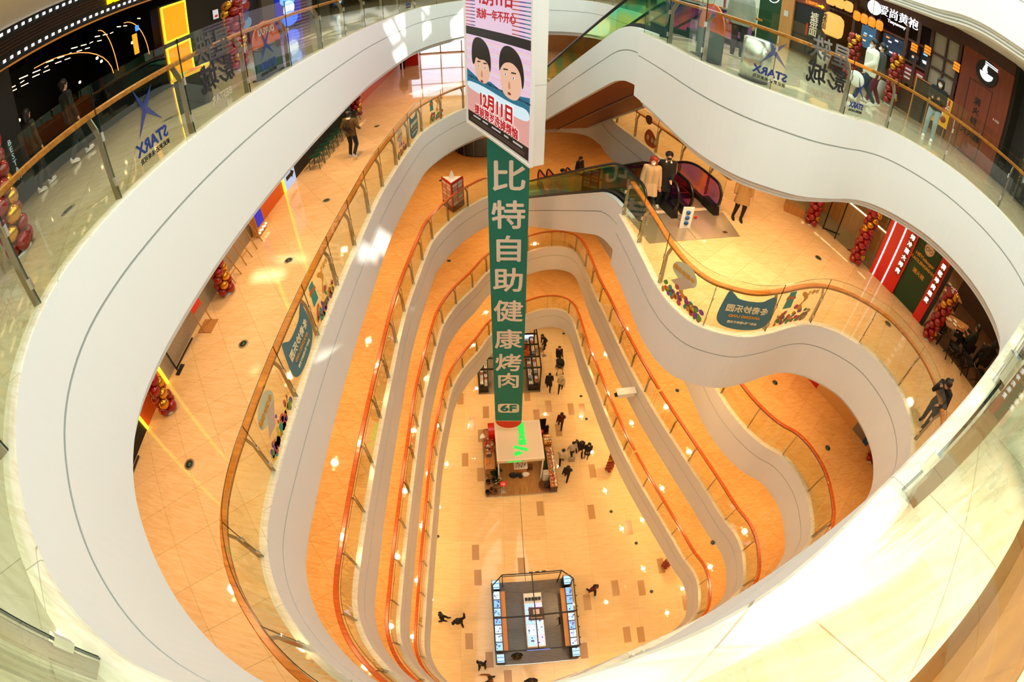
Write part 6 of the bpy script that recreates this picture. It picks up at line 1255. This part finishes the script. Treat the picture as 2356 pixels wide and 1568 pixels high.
for i, v in enumerate((3.85, 4.05, 4.2)):
    o = ware('dark_ornament', 0, 3.95+.06*i, v, .08, 'dark potted ornament behind the yellow table', 'ornament', 'dark ornaments'); MB().lathe([(.1,0),(.14,.4),(.1,.7)], (0,0,0), 12).build('pot', m_dark, o); leafy(o, 16, .2, .25, '#2c1712', .7, 30+i)
o = ware('red_ball_lamp', 0, 3.75, 4.0, .6, 'glossy red ball at the back right corner of the plank kiosk', 'ornament'); MB().ell((0,0,.1), .14, 14, 9).build('ball', m_red2, o); bx('stand', o, (0,0,-.26), (.1,.1,.52), m_dark)
o = ware('poster_stand', 0, 3.82, 4.5, .08, 'dark poster stand at the back right corner of the plank kiosk', 'stand'); bx('sheet', o, (0,0,.65), (.42,.03,1.3), m_dgrey); bx('strip', o, (0,-.02,.8), (.08,.01,.9), m_black)
rg_ = ware('round_rug', 0, 3.62, .52, .081, 'round brown woven rug at the right front of the plank kiosk', 'rug'); MB().lathe([(.47,0),(.47,.012),(.40,.016)], (0,0,0), 30).build('mat', paint('#7a4a22'), rg_); MB().lathe([(.38,.012),(.38,.018),(.3,.018)], (0,0,0), 30).build('ring', paint('#5f3616'), rg_)
o = ware('brown_jar', 0, 3.66, .42, .10, 'dark brown jar standing on the round rug', 'jar'); MB().lathe([(.12,0),(.17,.2),(.12,.36),(.1,.36)], (0,0,0), 16).build('body', pot_m[0], o); MB().lathe([(.09,.34),(.01,.35)], (0,0,0), 14).build('mouth', m_black, o)
o = ware('white_cool_box', 0, 3.62, .98, .08, 'square white box behind the rug at the right kiosk counter', 'box'); bx('body', o, (0,0,.38), (.34,.34,.76), m_white); bx('lid', o, (0,0,.78), (.36,.36,.04), m_lgrey)
# ---- dark jewellery kiosk in the foreground
A2 = .07; k2p = local_root('kiosk_platform', (-.71, 1.72), A2, 'dark vinyl platform of the jewellery kiosk in the foreground', 'platform'); k2 = local_root('bar_cage', (-.71, 1.72), A2, 'open cage of thin black bars over the dark jewellery kiosk', 'cage')
bx('platform', k2p, (2.14, 2.45, .03), (4.28, 4.95, .06), stone('grey_brown_vinyl', '#6a5a48', '#57493a', tile=.9, rot=4, rough=.22)); bx('platform_edge', k2p, (2.14, -.015, .03), (4.3, .03, .065), m_steel2)
def L2(x, y): a = A2; dx, dy = x+.71, y-1.72; return (dx*cos(a)+dy*sin(a), -dx*sin(a)+dy*cos(a))
top = [L2(*p) for p in ((-.66,2.30),(3.30,2.56),(3.10,6.2),(2.53,6.67),(-.41,6.44),(-.87,5.86))]
for a, c in zip(top, top[1:]+top[:1]): MB().bar((a[0],a[1],2.6),(c[0],c[1],2.6),.05).build('cage_bar', m_black, k2)
for p in top: MB().bar((p[0],p[1],.05),(p[0],p[1],2.6),.045).build('cage_post', m_black, k2)
mid = [L2(1.05,6.56), L2(1.35,2.42), L2(-.77,4.1), L2(3.25,4.45)]
for a, c in ((mid[0],mid[1]),(mid[2],mid[3])): MB().bar((a[0],a[1],2.6),(c[0],c[1],2.6),.05).build('cage_bar', m_black, k2)
for a, c in ((top[4],top[3]),(top[0],top[1])): MB().bar((a[0],a[1],2.25),(c[0],c[1],2.25),.035).build('cage_bar', m_black, k2)
MB().bar((mid[2][0],mid[2][1],2.35),(mid[3][0],mid[3][1],2.35),.035).build('cage_bar', m_black, k2)
for i in range(3):
    p = L2(1.0+.32*i, 6.57+.03*i); b = MB(); b.box((p[0],p[1],2.66), (.2,.06,.05)); b.build('spot_lamp', m_dgrey, k2)
p = L2(1.36, 2.42); b = MB(); b.box((p[0],p[1],2.52), (1.1,.05,.05), 0); b.build('light_bar', screen('#6a7dff', 3), k2)
for i in range(6):
    for (x0, y0), (x1, y1) in (((-.87,5.8),(-.68,2.5)), ((3.18,6.1),(3.35,2.7))):
        f = (i+.5)/6; p = L2(x0+(x1-x0)*f, y0+(y1-y0)*f); MB().ell((p[0],p[1],2.56), .035, 8, 6).build('spot_lamp', m_dgrey, k2)
sgb = empty('hanging_sign_board', at_local(k2, *L2(1.27, 4.38), 2.36), 'brown square sign board hung in the middle of the jewellery kiosk cage', 'sign', None, A2-.02); bx('board', sgb, (0,0,0), (.74,.70,.05), paint('#4d2a2a'))
bx('pale_square', sgb, (0,.10,.028), (.30,.28,.006), paint('#d9cfc8'))
me = text_mesh('SILVERMASTER', .085, ext=.002, bold=.002); me.transform(frame(Vector((0,-.22,.03)), (1,0,0), (0,1,0))); me.materials.append(paint('#e8d9c0')); obj('lettering', me, sgb)
def lit_counter(name, ends, w, n, label, inner, seed):
    a, c = Vector(L2(*ends[0])), Vector(L2(*ends[1])); d = (c-a).normalized(); q = Vector((d.y, -d.x)); ln = (c-a).length
    o = empty(name, at_local(k2, a.x, a.y, .06), label, 'counter', None, A2+math.atan2(d.y, d.x)); random.seed(seed)
    # local: x along, y across
    bx('body', o, (ln/2, 0, .42), (ln, w, .84), m_dwood); bx('staff_shelf', o, (ln/2, -inner*(w/2+.13), .74), (ln, .24, .04), m_orlit)
    for i in range(n):
        L_ = ln/n; g = .02 if i % 2 == 0 else .05
        p = bx('glow_panel', o, (L_*(i+.5), 0, .865), (L_-g-.03, w-.05, .05), screen(random.choice(['#9cc8f4','#c3d9f2','#7fb0ea','#b7c6ee']), 1.5))
        for j in range(7):
            cx, cy = L_*(i+.5)+random.uniform(-.16,.16), random.uniform(-w*.34,w*.34); bx('trinket', p, (cx, cy, .895), (random.uniform(.02,.12), random.uniform(.02,.07), .008), screen(random.choice(['#1d3f8a','#e88ac0','#2a5fb5','#f4f7ff','#20345a']), .9), random.uniform(0,3))
    return o
m_orlit = mat('amber_lit_shelf', '#c9843a', .4)  # orange light along the staff shelf is put into this colour
lit_counter('glow_counter', ((-.73,5.95),(-.51,2.5)), .38, 7, 'left glowing jewellery counter of the dark kiosk', -1, 3); lit_counter('glow_counter', ((3.03,6.15),(3.25,2.7)), .36, 7, 'right glowing jewellery counter of the dark kiosk', 1, 5)
for (x, y), l in (((-.75,6.28),'back left'), ((2.98,6.52),'back right'), ((-.45,2.05),'front left'), ((3.31,2.34),'front right')):
    p = L2(x, y); o = empty('corner_showcase', at_local(k2, p[0], p[1], .06), 'glowing corner showcase at the %s of the dark jewellery kiosk' % l, 'showcase', None, A2); bx('body', o, (0,0,.5), (.40,.54,1.0), m_dark); g = bx('glow_top', o, (0,0,1.03), (.36,.48,.06), screen('#a9d2f2', 1.5))
    for j in range(4): bx('shelf_bar', g, (0,-.16+.11*j,1.066), (.34,.03,.01), screen(['#2a5f8a','#eaf4ff'][j % 2], 1.0))
    for sx, sy in ((-1,-1),(1,-1),(1,1),(-1,1)): bx('frame_post', o, (sx*.2, sy*.27, .6), (.02,.02,1.2), m_black)
cc = empty('centre_showcase', at_local(k2, *L2(1.245, 4.3), .06), 'central showcase table with eight glowing trays in the dark kiosk', 'showcase', None, A2+.0); bx('body', cc, (0,0,.42), (.92,3.1,.84), m_white); random.seed(8)
for r in range(4):
    for c in range(2):
        p = bx('glow_tray', cc, (-.22+.44*c, -1.2+.62*r, .865), (.40,.56,.05), screen(random.choice(['#a9cdf4','#c9d9f4','#e6c9e2']), 1.5))
        for j in range(6): bx('trinket', p, (-.22+.44*c+random.uniform(-.14,.14), -1.2+.62*r+random.uniform(-.2,.2), .896), (random.uniform(.03,.12), random.uniform(.03,.1), .008), screen(random.choice(['#1d3f8a','#e88ac0','#33507a','#ffffff','#c9803a']), .9), random.uniform(0,3))
bx('end_shelf', cc, (0, 1.42, .865), (.92,.26,.05), m_white)
for i in range(5): bx('display_bust', cc, (-.34+.17*i, 1.2, .93), (.12,.16,.14), m_black)
o = empty('black_folding_chair', at_local(k2, 3.45, 2.3, .06), 'black folded chair leaning by the right glowing counter', 'chair', None, A2); MB().bar((-.1,-.2,0),(.05,-.2,.9),.025).build('leg', m_black, o); MB().bar((-.1,.2,0),(.05,.2,.9),.025).build('leg', m_black, o); MB().slab([(-.05,-.2,.45),(.0,-.2,.85),(.0,.2,.85),(-.05,.2,.45)], (1,0,0), .02).build('backrest', m_black, o)
# ---- shoe kiosk at the far end
k0p = local_root('kiosk_platform', (-2.22, 19.85), .06, 'grey plank platform of the shoe kiosk at the far end', 'platform'); k0 = local_root('beam_frame', (-2.22, 19.85), .06, 'black beam frame standing over the far shoe kiosk', 'frame')
bx('plank_floor', k0p, (2.08, 2.5, .03), (4.2, 5.0, .06), wood('grey_planks', '#6f5f4c', '#8a7860', .4, 1.2, 1)); bx('edge', k0p, (2.08, -.02, .03), (4.22, .04, .065), m_steel)
for v in (.05, 1.0, 2.1, 3.1, 4.3): bx('beam', k0, (2.08, v, 2.5), (4.16, .08, .1), m_black)
for u in (.05, 4.12): bx('beam', k0, (u, 2.3, 2.5), (.08, 4.6, .1), m_black); bx('post', k0, (u, .05, 1.25), (.09,.09,2.5), m_black); bx('post', k0, (u, 4.5, 1.25), (.09,.09,2.5), m_black)
for u, w, l in ((.36, .62, 'left'), (3.72, .74, 'right')):
    o = empty('shoe_rack', at_local(k0, u, 2.35, .06), '%s black stepped shoe rack of the far kiosk' % l, 'rack', None, .06); bx('base', o, (0,0,.25), (w,4.5,.5), m_black); bx('step', o, ((.16 if l == 'right' else -.16),0,.6), (w*.45,4.4,.2), m_black); bx('light_strip', o, (0,2.2,.75), (w*.9,.04,.5), screen('#dfe8ff', 2.0))
def shoe_mesh(c, sole='#e9e6df'):
    b = MB(); b.prism(rnd([(-.045,-.13),(.045,-.13),(.05,.05),(.03,.14),(-.03,.14),(-.05,.05)], 2), 0, .025, 1); b.ell((0,.03,.05), (.045,.105,.04), 10, 6); b.ell((0,-.07,.07), (.042,.06,.055), 10, 6); return b.mesh('shoe_body', [paint(c), paint(sole)])
SH = [shoe_mesh(c) for c in ('#e8e8ec','#cdd3e6','#f1efe9','#2a2c38','#b5482a','#d9c9ae','#8fa0c8')]
random.seed(5)
for u, zt, side, row in ((.24,.62,'left','inner'), (.50,.56,'left','outer'), (3.52,.56,'right','inner'), (3.72,.56,'right','middle'), (3.92,.76,'right','outer')):
    z = .76 if (side, row) in (('left','inner'),('right','outer')) else .56
    for i in range(17):
        v = .35+.255*i
        for dx in (-.055, .055):
            m_ = SH[(i*3+int(u*10)) % 7]; o = obj('sneaker', m_, None, at_local(k0, u+dx, v, z+.002), .06+(pi/2 if i % 5 == 9 else random.uniform(-.1,.1)))
            tag(o, 'sneaker in the %s row of the %s shoe rack' % (row, side), 'shoe', 'sneakers in the %s row of the %s rack' % (row, side))
# ---------------------------------------------------------------- gallery downlights (three lamps in a row) and their light
lamp_me = MB().lathe([(.055, -.012), (.055, 0), (.02, 0)], (0, 0, 0), 12).mesh('lamp', m_lamp)
bez = MB().lathe([(.078, -.008), (.078, 0), (.058, 0)], (0, 0, 0), 12).mesh('bezel', m_white)
warm = (1.0, .63, .30)
LAMPK = {'G': 1.35, 'E': 1.3, 'D': 1.25, 'C': 1.15, 'B': 1.1, 'A': .6}
for lo, up in (('G', 'E'), ('E', 'D'), ('D', 'C'), ('C', 'B'), ('B', 'A'), ('A', 'Z')):
    P, N_ = PATH[up], NRM[up]; S = arc(P); z = LV[up]-CEIL-.012
    for off, sp in ((-1.15, 3.3), (-2.75, 6.0), (-5.0, 4.0), (-7.5, 5.0)):  # the two deepest rows are added to brighten the far floors
        s = .8
        while s < S[-1]:
            p, t = at_s(P, S, s); q = Vector((t.y, -t.x)); c = p+q*off; s += sp
            if off < -4 and (c.y < 21 or c.x < -5): continue
            if not (-7 < c.x < 11.5 and -3.5 < c.y < 32): continue
            o = empty('downlight', (c.x, c.y, z), 'recessed trio of warm downlights in the ceiling over the %s' % {'G': 'ground floor edge', 'E': 'lowest gallery', 'D': 'fourth gallery', 'C': 'third gallery', 'B': 'second gallery', 'A': 'top gallery'}[lo], 'downlight', 'downlights over the ' + {'G': 'ground floor edge', 'E': 'lowest gallery', 'D': 'fourth gallery', 'C': 'third gallery', 'B': 'second gallery', 'A': 'top gallery'}[lo], math.atan2(t.y, t.x))
            for i in (-1, 0, 1): obj('bezel', bez, obj('lamp', lamp_me, o, (i*.26, 0, 0)))
            l = bpy.data.lights.get('dl_'+lo)
            if not l:
                l = bpy.data.lights.new('dl_'+lo, 'SPOT'); l.energy = LAMP*LAMPK[lo]; l.color = warm if lo != 'A' else (1, .82, .6); l.spot_size = rad(150); l.spot_blend = 1.0; l.shadow_soft_size = .12
            lo_ = bpy.data.objects.new('downlight_beam', l); COL.objects.link(lo_); lo_.location = (c.x, c.y, z-.04)
